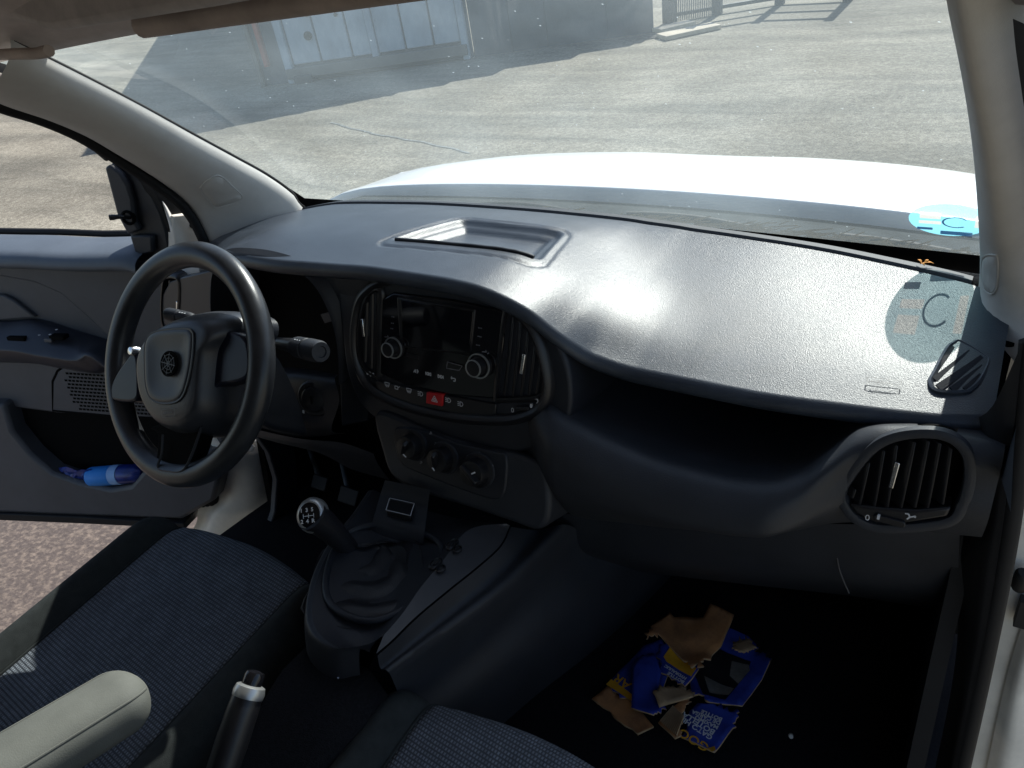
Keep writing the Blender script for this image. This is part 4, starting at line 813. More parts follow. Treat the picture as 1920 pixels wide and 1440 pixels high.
loft('console_side', [down(K2, (.002, 0, 0), -.002), [tuple((a+b)/2+c for a, b, c in zip(p, q, (-.006, 0, -.012))) for p, q in zip(K2, K3)], K3, [tuple((a+b)/2+c for a, b, c in zip(p, q, (-.02, 0, -.01))) for p, q in zip(K3, K4)], K4, K5], 'lower', con, nu=40, nv=5)
for q in [(0.0714,-0.1276,0.836),(0.0754,-0.1748,0.836)]:
    lathe('strip_plug', Vector(q), (.1, 0, 1), [(.0135, 0), (.0135, .002), (.011, .004), (.010, .002), (.005, .002), (.004, .004)], 'satin', con, n=20, sx=.6)
    lathe('strip_plug', Vector(q)+Vector((.014, -.006, 0)), (.1, 0, 1), [(.009, 0), (.009, .003), (.007, .004), (.006, .001)], 'satin', con, n=16, sx=.7)
FS = ((0, -.07, .86), (1, 0, 0), (0, .5, .866), (0, -.866, .5))
so = [(-0.0801,-0.0914),(-0.0335,-0.085),(-0.0182,-0.1139),(-0.0644,-0.1194)]
FZ = ((0, 0, .85), (1, 0, 0), (0, 1, 0), (0, 0, 1))
loft('socket_ramp', [[(-0.0968,-0.0782,0.875),(-0.0577,-0.0731,0.875),(-0.0114,-0.0675,0.875)], [(-0.1038,-0.0898,0.848),(-0.0588,-0.0845,0.848),(-0.0102,-0.0802,0.848)], [(-0.0847,-0.1306,0.836),(-0.0356,-0.125,0.836),(0.0135,-0.1217,0.836)], [(-0.0876,-0.1452,0.815),(-0.0356,-0.1404,0.815),(0.0162,-0.135,0.815)]], 'fascia', con, nu=20, nv=5)
plate('socket_cover', so, FZ, -.01, .001, 'satin', con, bev=.002)
glyph('socket_outline', [((a[0], a[1]), (b[0], b[1])) for a, b in zip(so, so[1:]+[so[0]])], FZ, 0, 0, 1, 'print', con, w=.0022, th=.0013)

gl = empty('gear_lever', parent=van)
kp = Vector((-0.1006,-0.235,0.9073)); bs = Vector((-0.0036,-0.2386,0.822)); cl_ = Vector((-0.0871,-0.19,0.8152))
tube('lever_boot', spline([tuple(kp), tuple(kp.lerp(cl_, .45)+Vector((0, 0, .006))), tuple(cl_)], 5), [.024-.008*i/10 for i in range(11)], 'gaiter', gl, n=16)
fdir = Vector((.35, -.72, .60)).normalized()
lathe('knob_shell', kp-fdir*.012, fdir, [(.010, -.022), (.019, -.013), (.0228, -.002), (.0236, .007), (.0222, .014), (.0190, .0185), (.0168, .0203)], 'silver', gl, n=32, sx=1.15)
lathe('knob_face', kp-fdir*.012, fdir, [(.0168, .0195), (.0160, .0212), (.010, .0222), (.001, .0225)], 'gloss', gl, n=32, sx=1.15)
kx = Vector((.86, .50, .10)); kx = (kx-fdir*kx.dot(fdir)).normalized(); ky = fdir.cross(kx)
for i, s_ in enumerate('135'): text('gear_print', s_, kp+fdir*.0112+kx*(-.0125+.0084*i)+ky*.0052, kx, ky, .0078, 'print', gl, bold=.0003)
for i, s_ in enumerate('24R'): text('gear_print', s_, kp+fdir*.0112+kx*(-.0125+.0084*i)+ky*-.0112, kx, ky, .0078, 'print', gl, bold=.0003)
FK = (tuple(kp), tuple(kx), tuple(ky), tuple(fdir))
glyph('gear_print', [((-1, -.4), (-1, .4)), ((0, -.4), (0, .4)), ((1, -.4), (1, .4)), ((-1, 0), (1, 0))], FK, 0, -.001, .008, 'print', gl, w=.0116, th=.12)
lathe('lever_collar', cl_, (cl_-kp), [(.011, -.006), (.014, -.004), (.014, .004), (.011, .006)], 'chrome', gl, n=20)
rows = []
ax_ = (cl_-bs)
for i in range(15):
    t = i/14; c = bs+ax_*t; r = (.074*(1-t)**1.15+.017)*(1+.08*math.sin(t*26)*(1-t))
    rows.append([tuple(c+Vector((math.cos(a)*r*(1.0), math.sin(a)*r*1.0, 0))*(1+.10*math.cos(4*a+.6)+.06*math.sin(5*a-6*t)*(1-t)+.03*math.sin(9*a+14*t)*(1-t))+Vector((0, 0, .005*math.sin(t*20+2*a)*(1-t)))) for a in [2*math.pi*j/40 for j in range(40)]])
grid('gaiter', rows, 'gaiter', gl, closed=True, ang=60)
gr_ = [(-0.1063,-0.1852,0.826),(-0.0644,-0.2618,0.826),(-0.013,-0.304,0.826),(0.0546,-0.3035,0.826),(0.0845,-0.2594,0.826),(0.0779,-0.202,0.826),(0.0558,-0.133,0.826),(0.0014,-0.1165,0.826),(-0.0826,-0.1353,0.826)]
tube('gaiter_ring', spline(gr_, 4, True), .0055, 'fascia', gl, n=8, closed=True)

# handbrake
hb = empty('handbrake', parent=van)
ht = Vector((0,-0.461,0.8286)); hb0 = Vector((0.01,-0.5432,0.7517)); d = (ht-hb0).normalized()
tube('grip', [tuple(hb0-d*.15), tuple(hb0-d*.05), tuple(hb0), tuple(hb0.lerp(ht, .4)), tuple(hb0.lerp(ht, .75)), tuple(ht-d*.006), tuple(ht)], [.014, .017, .0185, .020, .0195, .0185, .016], 'satin', hb, n=20)
lathe('collar', ht-d*.012, d, [(.0195, 0), (.020, .006), (.018, .013), (.0135, .015)], 'silver', hb, n=24)
lathe('button', ht+d*.002, d, [(.0125, 0), (.0125, .012), (.011, .016), (.004, .018)], 'gloss', hb, n=20)

# ------------------------------------------------------------------ steering wheel
sw_ = empty('steering_wheel', parent=van); sw_['label'] = 'worn black three-spoke steering wheel'
rim = []
for i in range(97):
    a = 2*math.pi*i/96; row = []
    for j in range(16):
        b = 2*math.pi*j/16; rr = .0200+.0006*math.cos(4*a)+.0004*math.cos(31*a)*0; row.append(T(FWH, (.1725+rr*math.cos(b))*math.sin(a), (.1725+rr*math.cos(b))*math.cos(a), .0195*math.sin(b)))
    rim.append(row)
grid('rim', rim, 'rimmat', sw_, closed=True, ang=80)
def wq(L): return L
hubo = spline([(-0.0773,-0.0046),(-0.0589,0.035),(-0.0109,0.0655),(0.0491,0.0822),(0.0958,0.0808),(0.1082,0.0629),(0.0955,0.0348),(0.0976,-0.0118),(0.1013,-0.0438),(0.0936,-0.0687),(0.0674,-0.0897),(0.0275,-0.1),(-0.0062,-0.0972),(-0.0389,-0.0795),(-0.0642,-0.0486)], 5, True)
hc_ = (sum(p[0] for p in hubo)/len(hubo), sum(p[1] for p in hubo)/len(hubo))
grid('airbag_cover', [[T(FWH, hc_[0]+(p[0]-hc_[0])*k, hc_[1]+(p[1]-hc_[1])*k, w_) for p in hubo] for k, w_ in ((1.14, -.07), (1.13, -.03), (1.11, -.010), (1.06, .006), (.99, .022), (.92, .033), (.86, .039), (.80, .0412), (.5, .0412), (.02, .0412))], 'hub', sw_, closed=True, ang=80)
pado = spline([(-0.041,0.0264),(-0.0175,0.0458),(0.0438,0.059),(0.0613,0.0584),(0.0689,0.0468),(0.072,0.0013),(0.0638,-0.0386),(0.0385,-0.0549),(0.0005,-0.0592),(-0.0211,-0.0468),(-0.0342,-0.0141)], 5, True)
ring('pad_groove', pado, FWH, [(-.002, .0425), (-.001, .0438), (.001, .0438), (.003, .0428)], 'satin', sw_)
pc_ = (sum(p[0] for p in pado)/len(pado), sum(p[1] for p in pado)/len(pado))
grid('pad_face', [[T(FWH, pc_[0]+(p[0]-pc_[0])*k, pc_[1]+(p[1]-pc_[1])*k, w_) for p in pado] for k, w_ in ((.985, .0432), (.96, .0442), (.90, .0448), (.80, .0440), (.65, .0425), (.4, .0412), (.02, .0410))], 'hub', sw_, closed=True, ang=80)
bd = (0.0254,0.0027)
lathe('badge_well', T(FWH, bd[0], bd[1], .044), FWH[3], [(.0195, 0), (.0195, .0022), (.0175, .0026), (.016, .0012)], 'void', sw_, n=32)
for r_ in (.0145, .0095, .0045):
    ring('badge_ring', circ(bd[0], bd[1], r_, 28), FWH, [(0, .0458), (.0004, .0472), (.0010, .0472), (.0014, .0458)], 'satin', sw_)
for k in range(4):
    a = math.pi*k/4; glyph('badge_spoke', [((-math.cos(a), -math.sin(a)), (math.cos(a), math.sin(a)))], FWH, bd[0], bd[1], .0165, 'hub', sw_, w=.0474, th=.07)
bx = [(0.0207,-0.0683),(0.0498,-0.0607),(0.0523,-0.0716),(0.0245,-0.079)]
glyph('airbag_outline', [((a[0], a[1]), (b[0], b[1])) for a, b in zip(bx, bx[1:]+[bx[0]])], FWH, 0, 0, 1, 'printdim', sw_, w=.0432, th=.0007)
t0, t1 = [(-0.328,-0.2812,1.0501),(-0.3038,-0.2782,1.056)]; text('airbag_print', 'AIRBAG', t0, Vector(t1)-Vector(t0), FWH[2], .0062, 'printdim', sw_, w=.0006)
def spoke(name, pts2, w0, w1, m): return plate(name, spline(pts2, 3, True), FWH, w0, w1, m, sw_, bev=.005, seg=3)
spoke('spoke', [(0.0735,0.0391),(0.0841,0.057),(0.1151,0.0681),(0.1519,0.0596),(0.1665,0.0149),(0.1449,-0.0016),(0.1096,-0.0129),(0.091,-0.027),(0.0785,-0.0482),(0.067,-0.0193),(0.0669,0.0135)], -.02, .018, 'blueblack')
spoke('spoke', [(-0.1012,0.0023),(-0.1279,-0.0199),(-0.1499,-0.0524),(-0.1528,-0.0782),(-0.1388,-0.0863),(-0.083,-0.0752),(-0.0811,-0.0468)], -.02, .018, 'blueblack')
spoke('spoke', [(-0.0431,-0.109),(-0.0277,-0.1161),(-0.0213,-0.1432),(-0.0217,-0.165),(-0.0138,-0.1752),(0.0431,-0.1612),(0.0625,-0.128),(0.0703,-0.0846),(0.0682,-0.0643)], -.02, .010, 'void')
tube('spoke_trim', spline([(-0.3567,-0.2762,1.0047),(-0.3526,-0.2893,0.979),(-0.3567,-0.2998,0.9584),(-0.3353,-0.2998,0.9585),(-0.2981,-0.2956,0.9666),(-0.2818,-0.2826,0.9923),(-0.2697,-0.262,1.0327)], 4), .0022, 'hub', sw_, n=6)
lathe('horn_cap', (-0.4599,-0.2257,1.1084), FWH[3], [(.008, -.01), (.008, 0), (.006, .004), (.002, .005)], 'chrome', sw_, n=16)

# ------------------------------------------------------------------ driver's door, swung open
door = empty('driver_door', parent=van); door['label'] = 'open driver door with grey trim card'
def dq(o2, w0, w1, name, m, bev=.004, sp=0, par=None): return plate(name, spline(o2, sp, True) if sp else o2, FDOOR, w0, w1, m, par or door, bev=bev, seg=2)
dq([(-0.6193,0.1477),(-0.3129,0.1465),(0.0247,0.1451),(0.096,0.1187),(0.145,0.0851),(0.162,-0.0141),(0.1561,-0.2302),(0.0741,-0.447),(-0.0509,-0.5825),(-0.0889,-0.6018),(-0.3957,-0.6172),(-0.6704,-0.6322),(-1.0666,-0.6538)], -.05, -.02, 'door_card', 'doortrim', bev=.01)
# rounded sill ledge
s0 = [(-1.493,-0.1383,1.1708),(-1.2082,-0.0397,1.1638),(-1.1267,-0.0115,1.162),(-1.0089,0.0292,1.1564),(-0.8927,0.0694,1.1569),(-0.8555,0.0823,1.1473)]
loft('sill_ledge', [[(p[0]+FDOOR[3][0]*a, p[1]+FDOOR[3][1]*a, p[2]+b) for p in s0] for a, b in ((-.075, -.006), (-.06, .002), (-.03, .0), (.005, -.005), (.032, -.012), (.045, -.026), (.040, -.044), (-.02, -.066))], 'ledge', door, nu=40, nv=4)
tube('window_seal', [(p[0]-FDOOR[3][0]*.08, p[1]-FDOOR[3][1]*.08, p[2]+.004) for p in s0], .008, 'rubber', door, n=8)
# upper panel with the scooped lower edge
dq([(-0.6265,0.1347),(-0.3221,0.1264),(-0.1797,0.1188),(-0.0692,0.1126),(0.0307,0.1235),(0.0929,0.1091),(0.1309,0.0606),(0.1512,-0.0143),(0.1452,-0.1195),(0.0129,-0.1377),(-0.1128,-0.1421),(-0.1023,-0.0726),(-0.1466,-0.0158),(-0.197,0.0412),(-0.2593,0.0679),(-0.3427,0.0817),(-0.6412,0.1084)], -.03, -.006, 'upper_panel', 'doortrim', bev=.006)
dq([(-0.6775,0.0433),(-0.3638,0.0356),(-0.3393,0.0226),(-0.2971,-0.0198),(-0.3932,-0.0284),(-0.7186,-0.0302)], -.03, -.008, 'pull_cup', 'doortrim', bev=.004)
# armrest shelf with switches
A0 = [(-1.6036,-0.1766,0.9611),(-1.2934,-0.0692,0.9674),(-1.2041,-0.0383,0.972),(-1.1022,-0.003,0.9415),(-1.0204,0.0252,0.9164),(-1.0033,0.0312,0.8977)]
A1 = [(-1.5534,-0.2121,0.9204),(-1.2486,-0.1066,0.9264),(-1.153,-0.0735,0.9156),(-1.0592,-0.0411,0.905),(-1.0195,-0.0273,0.9198),(-0.978,-0.013,0.8834)]
loft('armrest', [[(p[0]-FDOOR[3][0]*.02, p[1]-FDOOR[3][1]*.02, p[2]) for p in A0], A0, [tuple((a+b)/2+(.004 if i == 2 else 0) for i, (a, b) in enumerate(zip(p, q))) for p, q in zip(A0, A1)], A1, [(p[0], p[1], p[2]-.012) for p in A1], [(p[0]-FDOOR[3][0]*.03, p[1]-FDOOR[3][1]*.03, p[2]-.05) for p in A1], [(p[0]-FDOOR[3][0]*.06, p[1]-FDOOR[3][1]*.06, p[2]-.07) for p in A1]], 'doordark', door, nu=40, nv=4)
FA = ((-0.92,0.06,1),(0.945,0.327,0),(0,0,1),(0.327,-0.945,0))
for (px_, m_, sz) in (((-1.2182,-0.0728,0.9397), 'void', (.05, .02, .010)), ((-1.108,-0.0347,0.9452), 'void', (.04, .02, .010)), ((-1.1286,-0.0482,0.9392), 'doortrim', (.022, .012, .010))):
    box('window_switch', Vector(px_)+Vector((0, 0, .004)), sz, m_, door, rot=(0, 0, R(19)), bev=.002)
for px_ in [(-1.1058,-0.036,0.9596),(-1.1275,-0.0435,0.947),(-1.1565,-0.0536,0.9448)]: box('switch_print', Vector(px_)+Vector((0, 0, .008)), (.005, .004, .001), 'print', door, bev=0)
# mid panel and speaker grille
dq([(-0.7599,-0.1042),(-0.4305,-0.1095),(-0.2779,-0.1192),(-0.1203,-0.1424),(0.1514,-0.1465),(0.1441,-0.2741),(-0.0326,-0.2778),(-0.161,-0.2756),(-0.3273,-0.2782),(-0.502,-0.2652),(-0.8437,-0.2544)], -.03, -.002, 'mid_panel', 'doortrim', bev=.006)
spk = [(-0.3431,-0.2689),(-0.308,-0.1874),(-0.2821,-0.1586),(-0.2499,-0.1402),(-0.1318,-0.1447),(0.0467,-0.1579),(0.0102,-0.2748),(-0.1797,-0.2758)]
dq(spk, -.02, -.0015, 'speaker_grille', 'doortrim', bev=.003)
ring('grille_seam', spk, FDOOR, [(-.006, -.004), (-.004, -.0005), (.0, -.0005), (.002, -.003)], 'void', door)
gv, gf = [], []
e = [(-0.2675,-0.1619),(-0.1242,-0.1738),(-0.3117,-0.2712)]
du = (e[1][0]-e[0][0])/13; dvv = (e[2][1]-e[0][1])/11
for j in range(11):
    for i in range(22):
        u = e[0][0]+du*(i+.5*(j % 2)); v = e[0][1]+dvv*j-(u-e[0][0])*.02
        if i == 0 and j in (0, 1, 9, 10): continue
        k = len(gv); gv += [T(FDOOR, u+a*du*.38, v+b*abs(dvv)*.27, -.0010) for a, b in ((-1, -1), (1, -1), (1, 1), (-1, 1))]; gf.append((k, k+1, k+2, k+3))
tag(mk('speaker_holes', gv, gf, 'void', door, sm=False, fix=False), kind='stuff')
# map pocket
po = spline([(-0.4883,-0.2646),(-0.4048,-0.2697),(-0.1621,-0.2787),(-0.0042,-0.2822),(-0.0181,-0.3746),(-0.142,-0.4311),(-0.1946,-0.4813),(-0.2571,-0.4964),(-0.3434,-0.483),(-0.4212,-0.4585),(-0.4664,-0.4047),(-0.4946,-0.3378)], 3, True)
dq(po, -.02, -.0190+.001, 'map_pocket', 'void', bev=0)
dq([(-0.8078,-0.2489),(-0.4539,-0.2414),(-0.4643,-0.3227),(-0.4368,-0.3884),(-0.3932,-0.4428),(-0.3141,-0.4683),(-0.2277,-0.4814),(-0.1615,-0.4661),(-0.1069,-0.4165),(0.0214,-0.3574),(0.1373,-0.3617),(0.0714,-0.4922),(-0.041,-0.5605),(-0.3569,-0.5782),(-0.6248,-0.5924),(-1.012,-0.6148)], -.03, .028, 'pocket_wall', 'doortrim', bev=.010)
dq([(-1.0087,-0.613),(-0.622,-0.5906),(-0.3545,-0.5765),(-0.0337,-0.5668),(-0.031,-0.5835),(-0.3631,-0.5985),(-0.6325,-0.6135),(-1.021,-0.635)], -.04, .034, 'bottom_seal', 'rubber', bev=.002)
# mirror corner, adjuster and door frame end
mo = [(0.0374,0.3237),(0.051,0.333),(0.0845,0.316),(0.1174,0.2784),(0.1305,0.225),(0.1313,0.1795),(0.1236,0.1305),(0.0968,0.1211),(0.0412,0.1307),(0.037,0.1804),(0.0295,0.2266)]
dq(mo, -.05, -.004, 'mirror_corner', 'fascia', bev=.006)
dq([(0.0399,0.3237),(0.0537,0.3297),(0.0729,0.312),(0.082,0.2868),(0.082,0.2571),(0.0726,0.2146),(0.0779,0.1916),(0.0458,0.1826),(0.0348,0.2265)], -.004, .012, 'mirror_inset', 'lower', bev=.005)
dq([(0.0503,0.1803),(0.0748,0.1824),(0.1028,0.1798),(0.0939,0.1448),(0.0509,0.1355)], -.004, .012, 'mirror_foot', 'lower', bev=.004)
lathe('adjuster_socket', (-0.858,0.0688,1.2202), FDOOR[3], [(.016, -.004), (.016, .003), (.012, .005), (.010, .0)], 'void', door, n=20)
tube('adjuster_lever', spline([(-0.8533,0.0683,1.2207), (-0.8411,0.045,1.2298), (-0.8569,0.0289,1.2306)], 4), [.004]*4+[.005]*3+[.006]*2, 'satin', door, n=10)
fe = [(-0.9091,0.0691,1.3767),(-0.8782,0.0797,1.3439),(-0.8429,0.092,1.3236),(-0.8138,0.102,1.2947),(-0.795,0.1086,1.2549),(-0.7892,0.1105,1.21),(-0.7925,0.1094,1.1665),(-0.8051,0.1051,1.1074)]
fe2 = [(-0.9234,0.0906,1.3727),(-0.8874,0.103,1.3349),(-0.8468,0.1171,1.3097),(-0.8167,0.1275,1.2736),(-0.7993,0.1335,1.2261),(-0.795,0.135,1.1824),(-0.7975,0.1341,1.1353),(-0.8077,0.1306,1.0868)]
loft('frame_edge', [fe, [tuple((a+b)/2+c for a, b, c in zip(p, q, (.008, -.008, .004))) for p, q in zip(fe, fe2)], fe2], 'white', door, nu=40, nv=5)
tube('window_frame', spline([(-1.2008,-0.0372,1.5272),(-1.0798,0.0047,1.4597),(-0.9942,0.0343,1.4269),(-0.9227,0.0591,1.3907),(-0.8733,0.0762,1.3426)], 4), .012, 'rubber', door, n=8)
# hinge side of the body
hp = empty('hinge_pillar', parent=van)
plate('pillar_gap', [(0.0843,1.3271),(0.1511,1.2698),(0.1996,1.1891),(0.2275,1.1083),(0.1258,1.1266),(0.1112,1.1778),(0.1051,1.2472)], ((-.79, 0, 0), (0, 1, 0), (0, 0, 1), (1, 0, 0)), -.03, 0, 'rubber', hp)
plate('pillar_skin', [(0.1168,1.2181),(0.1733,1.2106),(0.1762,1.1842),(0.167,1.1272),(0.1043,1.1458)], ((-.78, 0, 0), (0, 1, 0), (0, 0, 1), (1, 0, 0)), -.03, 0, 'jamb', hp, bev=.004)
lathe('pillar_hole', (-0.779,0.1586,1.1878), (1, -.3, .2), [(.008, -.004), (.008, .001), (.006, .0015)], 'void', hp, n=16)
jl = [(-0.8518,0.1612,0.6659),(-0.8083,0.1938,0.6121),(-0.7927,0.2055,0.5776),(-0.7893,0.208,0.4949),(-0.7966,0.2026,0.4453),(-0.8217,0.1837,0.3836),(-0.8394,0.1705,0.3476),(-0.8818,0.1386,0.264)]
jl2 = [(-0.8669,0.0873,0.7015),(-0.8458,0.1032,0.6527),(-0.8256,0.1183,0.5951),(-0.827,0.1172,0.5314),(-0.8459,0.1031,0.477),(-0.8752,0.0811,0.4485),(-0.8916,0.0688,0.4207),(-0.9338,0.0371,0.3198)]
jl3 = [(-0.9249,0.0813,0.6905),(-0.9338,0.0746,0.5987),(-0.9313,0.0765,0.5337),(-0.9338,0.0747,0.4844),(-0.9404,0.0697,0.4518),(-0.9476,0.0643,0.4274),(-0.9588,0.0559,0.3947),(-1.0175,0.0119,0.3072)]
loft('jamb_skin', [jl, [tuple((a+b)/2+c for a, b, c in zip(p, q, (.012, -.012, .0))) for p, q in zip(jl, jl2)], jl2, [tuple((a+b)/2+c for a, b, c in zip(p, q, (-.01, .012, .0))) for p, q in zip(jl3, jl2)], jl3], 'jamb', hp, nu=40, nv=5)
tube('fender_edge', spline(jl, 4), .006, 'white', hp, n=8)
lathe('jamb_bolt', (-0.7947,0.1664,0.6183), (.5, -.8, .2), [(.012, 0), (.012, .006), (.008, .009)], 'jamb', hp, n=6)
rows = []
b0, b1 = Vector((-0.9753,0.0514,0.478)), Vector((-0.8954,0.091,0.4943))
for i in range(29):
    t = i/28; c = b0.lerp(b1, t); r = .034+.004*math.sin(i*1.57)
    rows.append([tuple(c+Vector((.25*math.cos(a)*r, .35*math.cos(a)*r, math.sin(a)*r))) for a in [2*math.pi*j/20 for j in range(20)]])
grid('cable_bellows', rows, 'rubber', hp, closed=True, cap=True)

# passenger side: open door seen past the seal
pdo = empty('passenger_door', parent=van)
plate('door_end', [(0.754,0.0717),(0.7767,0.2746),(0.7915,0.5239),(0.7856,0.7573),(0.777,0.9893),(0.8312,1.0824),(1.0488,0.2968)], ((0, .30, 0), (1, 0, 0), (0, 0, 1), (0, -1, 0)), -.03, 0, 'jamb', pdo, bev=.01)
loft('door_end_fold', [[(0.8319,0.29,0.6789),(0.8312,0.29,0.5542),(0.8423,0.29,0.3296),(0.8488,0.29,0.2485)], [(0.8506,0.27,0.7042),(0.8465,0.27,0.5815),(0.8634,0.27,0.3675),(0.8669,0.27,0.2869)], [(0.872,0.29,0.6966),(0.8763,0.29,0.5775),(0.9038,0.29,0.37),(0.9116,0.29,0.2929)]], 'jamb', pdo, nu=20, nv=4)
lathe('hinge_pin', (0.8132,0.28,0.7444), (0, -.3, 1), [(.010, -.02), (.012, -.015), (.012, .015), (.008, .02)], 'bolt', pdo, n=16)
box('door_check', (0.8324,0.28,0.6876), (.03, .02, .05), 'bolt', pdo)

# ------------------------------------------------------------------ seats
def seat(name, x0, lab, yf, dz=0.):
    s = empty(name, parent=van); s['label'] = lab
    def zc(y):      # cushion height along the seat
        t = (yf-y)
        return dz+.720+.024*sstep(0, .06, t)-.17*max(0, t-.08)
    ysn = [yf-(.62)*i/44 for i in range(45)]
    def prof(x, t, y):
        ax2 = abs(x); b = .030*math.exp(-((ax2-.205)/.028)**2)*sstep(.0, .10, t); drop = 0 if ax2 < .215 else -((ax2-.215)/.035)**2*.045
        groove = -.006*math.exp(-((ax2-.168)/.006)**2)
        front = -.10*(max(0, .07-t)/.07)**2.2; cr_ = .006*math.cos(x/.16*1.57) if ax2 < .16 else 0
        fr = -.02*max(0, (ax2-.12)/.15)*sstep(.12, 0, t)
        return zc(y)+b+drop+groove+front+cr_+fr
    def patch(xa, xb, nx, nm, m_):
        rows = []
        for i in range(nx+1):
            x = xa+(xb-xa)*i/nx
            rows.append([(x0+x, yf-.02*(abs(x)/.25)**2*(1 if k < 4 else 0)-(0 if False else (yf-y))-.035*(abs(x)/.26)**2, prof(x, yf-y, y)) for k, y in enumerate(ysn)])
        return grid(nm, rows, m_, s, ang=80, thick=.012)
    patch(-.168, .168, 40, 'seat_insert', 'weave'); patch(.1682, .255, 24, 'side_bolster', 'bolster'); patch(-.255, -.1682, 24, 'side_bolster', 'bolster')
    for sx in (-1, 1):
        pts_ = [(x0+sx*.1682, yf-.0275-(yf-y)*1-.0*y if False else y-.0146, prof(.1682, yf-y, y)+.0012) for y in ysn]
        tube('seam', pts_, .0022, 'bolster', s, n=6)
    box('seat_base', (x0, yf-.34, .56), (.44, .52, .18), 'void', s, bev=.02)
    # backrest rising behind the camera's lower edge
    rows = []
    for i in range(25):
        x = -.25+.5*i/24; rows.append([(x0+x, yf-.54-.02*k-.10*(k/10)**1.0-.0*(x*x)+.05*(abs(x)/.25)**3, .70+.055*k) for k in range(12)])
    grid('backrest', rows, 'bolster', s, thick=.05, ang=80)
    return s
ds = seat('driver_seat', -.335, 'driver seat with navy woven insert and folded-down armrest', -.150)
ps = seat('passenger_seat', .312, 'passenger seat cushion with navy woven insert', -.228, -.028)
# armrest of the driver's seat
at, ab = Vector((-0.0556,-0.5518,0.89)), Vector((-0.0702,-0.7218,0.91))
rows = []; d = (at-ab).normalized(); sd_ = d.cross(Vector((0, 0, 1))).normalized(); up_ = sd_.cross(d)
for i in range(31):
    t = i/20*.8 if i <= 20 else .8+.2*math.sin((i-20)/10*math.pi/2); c = ab.lerp(at, t)
    if t > .80: k = math.sqrt(max(0, 1-((t-.80)/.20)**2))
    else: k = 1
    w_, h_ = .040*max(.03, k), .032*max(.03, k)**.85
    rows.append([tuple(c+sd_*w_*(abs(math.cos(a))**.88*math.copysign(1, math.cos(a)))+up_*h_*(abs(math.sin(a))**.8*math.copysign(1, math.sin(a)))) for a in [2*math.pi*j/28 for j in range(28)]])
grid('armrest', rows, 'armrest', ds, closed=True, cap=True, ang=80)
for j in (3, 11): tube('armrest_seam', [rows[i][j] for i in range(27)], .0014, 'armrest', ds, n=6)

# ------------------------------------------------------------------ sticker on the glass
st = empty('windscreen_sticker', parent=van); st['label'] = 'round pale blue windscreen sticker with dark letter C'
SX, STT = .628, .195; c0 = on_glass(SX, STT, .002)
gx = Vector((1, 0, 0)); gyv = (on_glass(SX, STT+.05)-on_glass(SX, STT-.05)).normalized(); gnn = gx.cross(gyv)
FST = (tuple(c0), tuple(gx), tuple(gyv), tuple(gnn*(-1 if gnn.y > 0 else 1)))
def film(name, o2, m, w_): return mk(name, [T(FST, p[0], p[1], w_) for p in o2], [tuple(range(len(o2)))], m, st, sm=False)
HOLES = [rrect(-.024, .012, .026, .020, .001, 2), rrect(-.024, -.010, .028, .010, .001, 2), rrect(.036, .0, .010, .036, .001, 2)]
tri_in = [circ(0, 0, .051, 48)]+HOLES; flat_ = [p for q in tri_in for p in q]
tri = tessellate_polygon([[Vector((p[0], p[1], 0)) for p in q] for q in tri_in])
mk('sticker_disc', [T(FST, p[0], p[1], 0) for p in flat_], [tuple(t) for t in tri], 'film', st, sm=False, fix=False)
for q in HOLES: film('sticker_print', q, 'filmpale', .0)
film('sticker_block', rrect(.010, -.040, .040, .012, .001, 2), 'filmdark', .0006)
arc = [(math.cos(R(a)), math.sin(R(a))) for a in range(40, 325, 15)]
glyph('sticker_letter', [(p, q) for p, q in zip(arc, arc[1:])], FST, .008, -.004, .016, 'filmdark', st, w=.0008, th=.17)
film('sticker_print', rrect(-.030, -.030, .020, .008, .001, 2), 'filmdark', .0005)

# ------------------------------------------------------------------ loose things
random.seed(3)
nv2, nf2 = [], []
for i in range(520):
    x = random.choice([random.uniform(-.6, .72), random.gauss(.58, .10), random.gauss(.3, .15)]); 
    if not -.7 < x < .70: continue
    y = GB(x)[0]+random.uniform(.010, .05)+abs(random.gauss(0, .02)); z = 1.150+.006*math.sin(x*23)*0+random.uniform(-.004, .006); a = random.gauss(.2, .6); l = random.uniform(.012, .05); th = .0017
    dx, dy, dz = math.cos(a)*l, math.sin(a)*l, random.uniform(-.006, .008); k = len(nv2)
    nv2 += [(x, y, z), (x+dx, y+dy, z+dz), (x+dx, y+dy+th, z+dz+th), (x, y+th, z+th*1.6)]; nf2.append((k, k+1, k+2, k+3))
tag(mk('pine_needles', nv2, nf2, 'needles', sm=False, fix=False), 'dry brown pine needles caught along the foot of the windscreen', 'debris', kind='stuff')
def leaf(name, c, pieces, m, lab, cat):
    v, f = [], []
    for (dx, dy, dz, l, wd, a) in pieces:
        k = len(v); ca, sa = math.cos(a), math.sin(a); o = Vector(c)+Vector((dx, dy, dz))
        for t, ww in ((0, .1), (.35, 1), (.7, .8), (1, .05)):
            for s in (-1, 1): v.append(tuple(o+Vector((ca*l*t-sa*ww*wd*s, sa*l*t+ca*ww*wd*s, .003*math.sin(t*3)))))
        f += [(k, k+1, k+3, k+2), (k+2, k+3, k+5, k+4), (k+4, k+5, k+7, k+6)]
    return tag(mk(name, v, f, m, thick=.0006, sm=False), lab, cat)
leaf('dry_leaf', (0.603,0.3602,1.187), [(0, 0, 0, .016, .003, .3), (0, 0, .001, .012, .002, 2.2), (.004, 0, .002, .010, .002, 1.2), (-.002, -.003, 0, .010, .002, -.8)], 'leafy', 'tiny orange dry leaf curled at the rear edge of the dash pad', 'leaf')

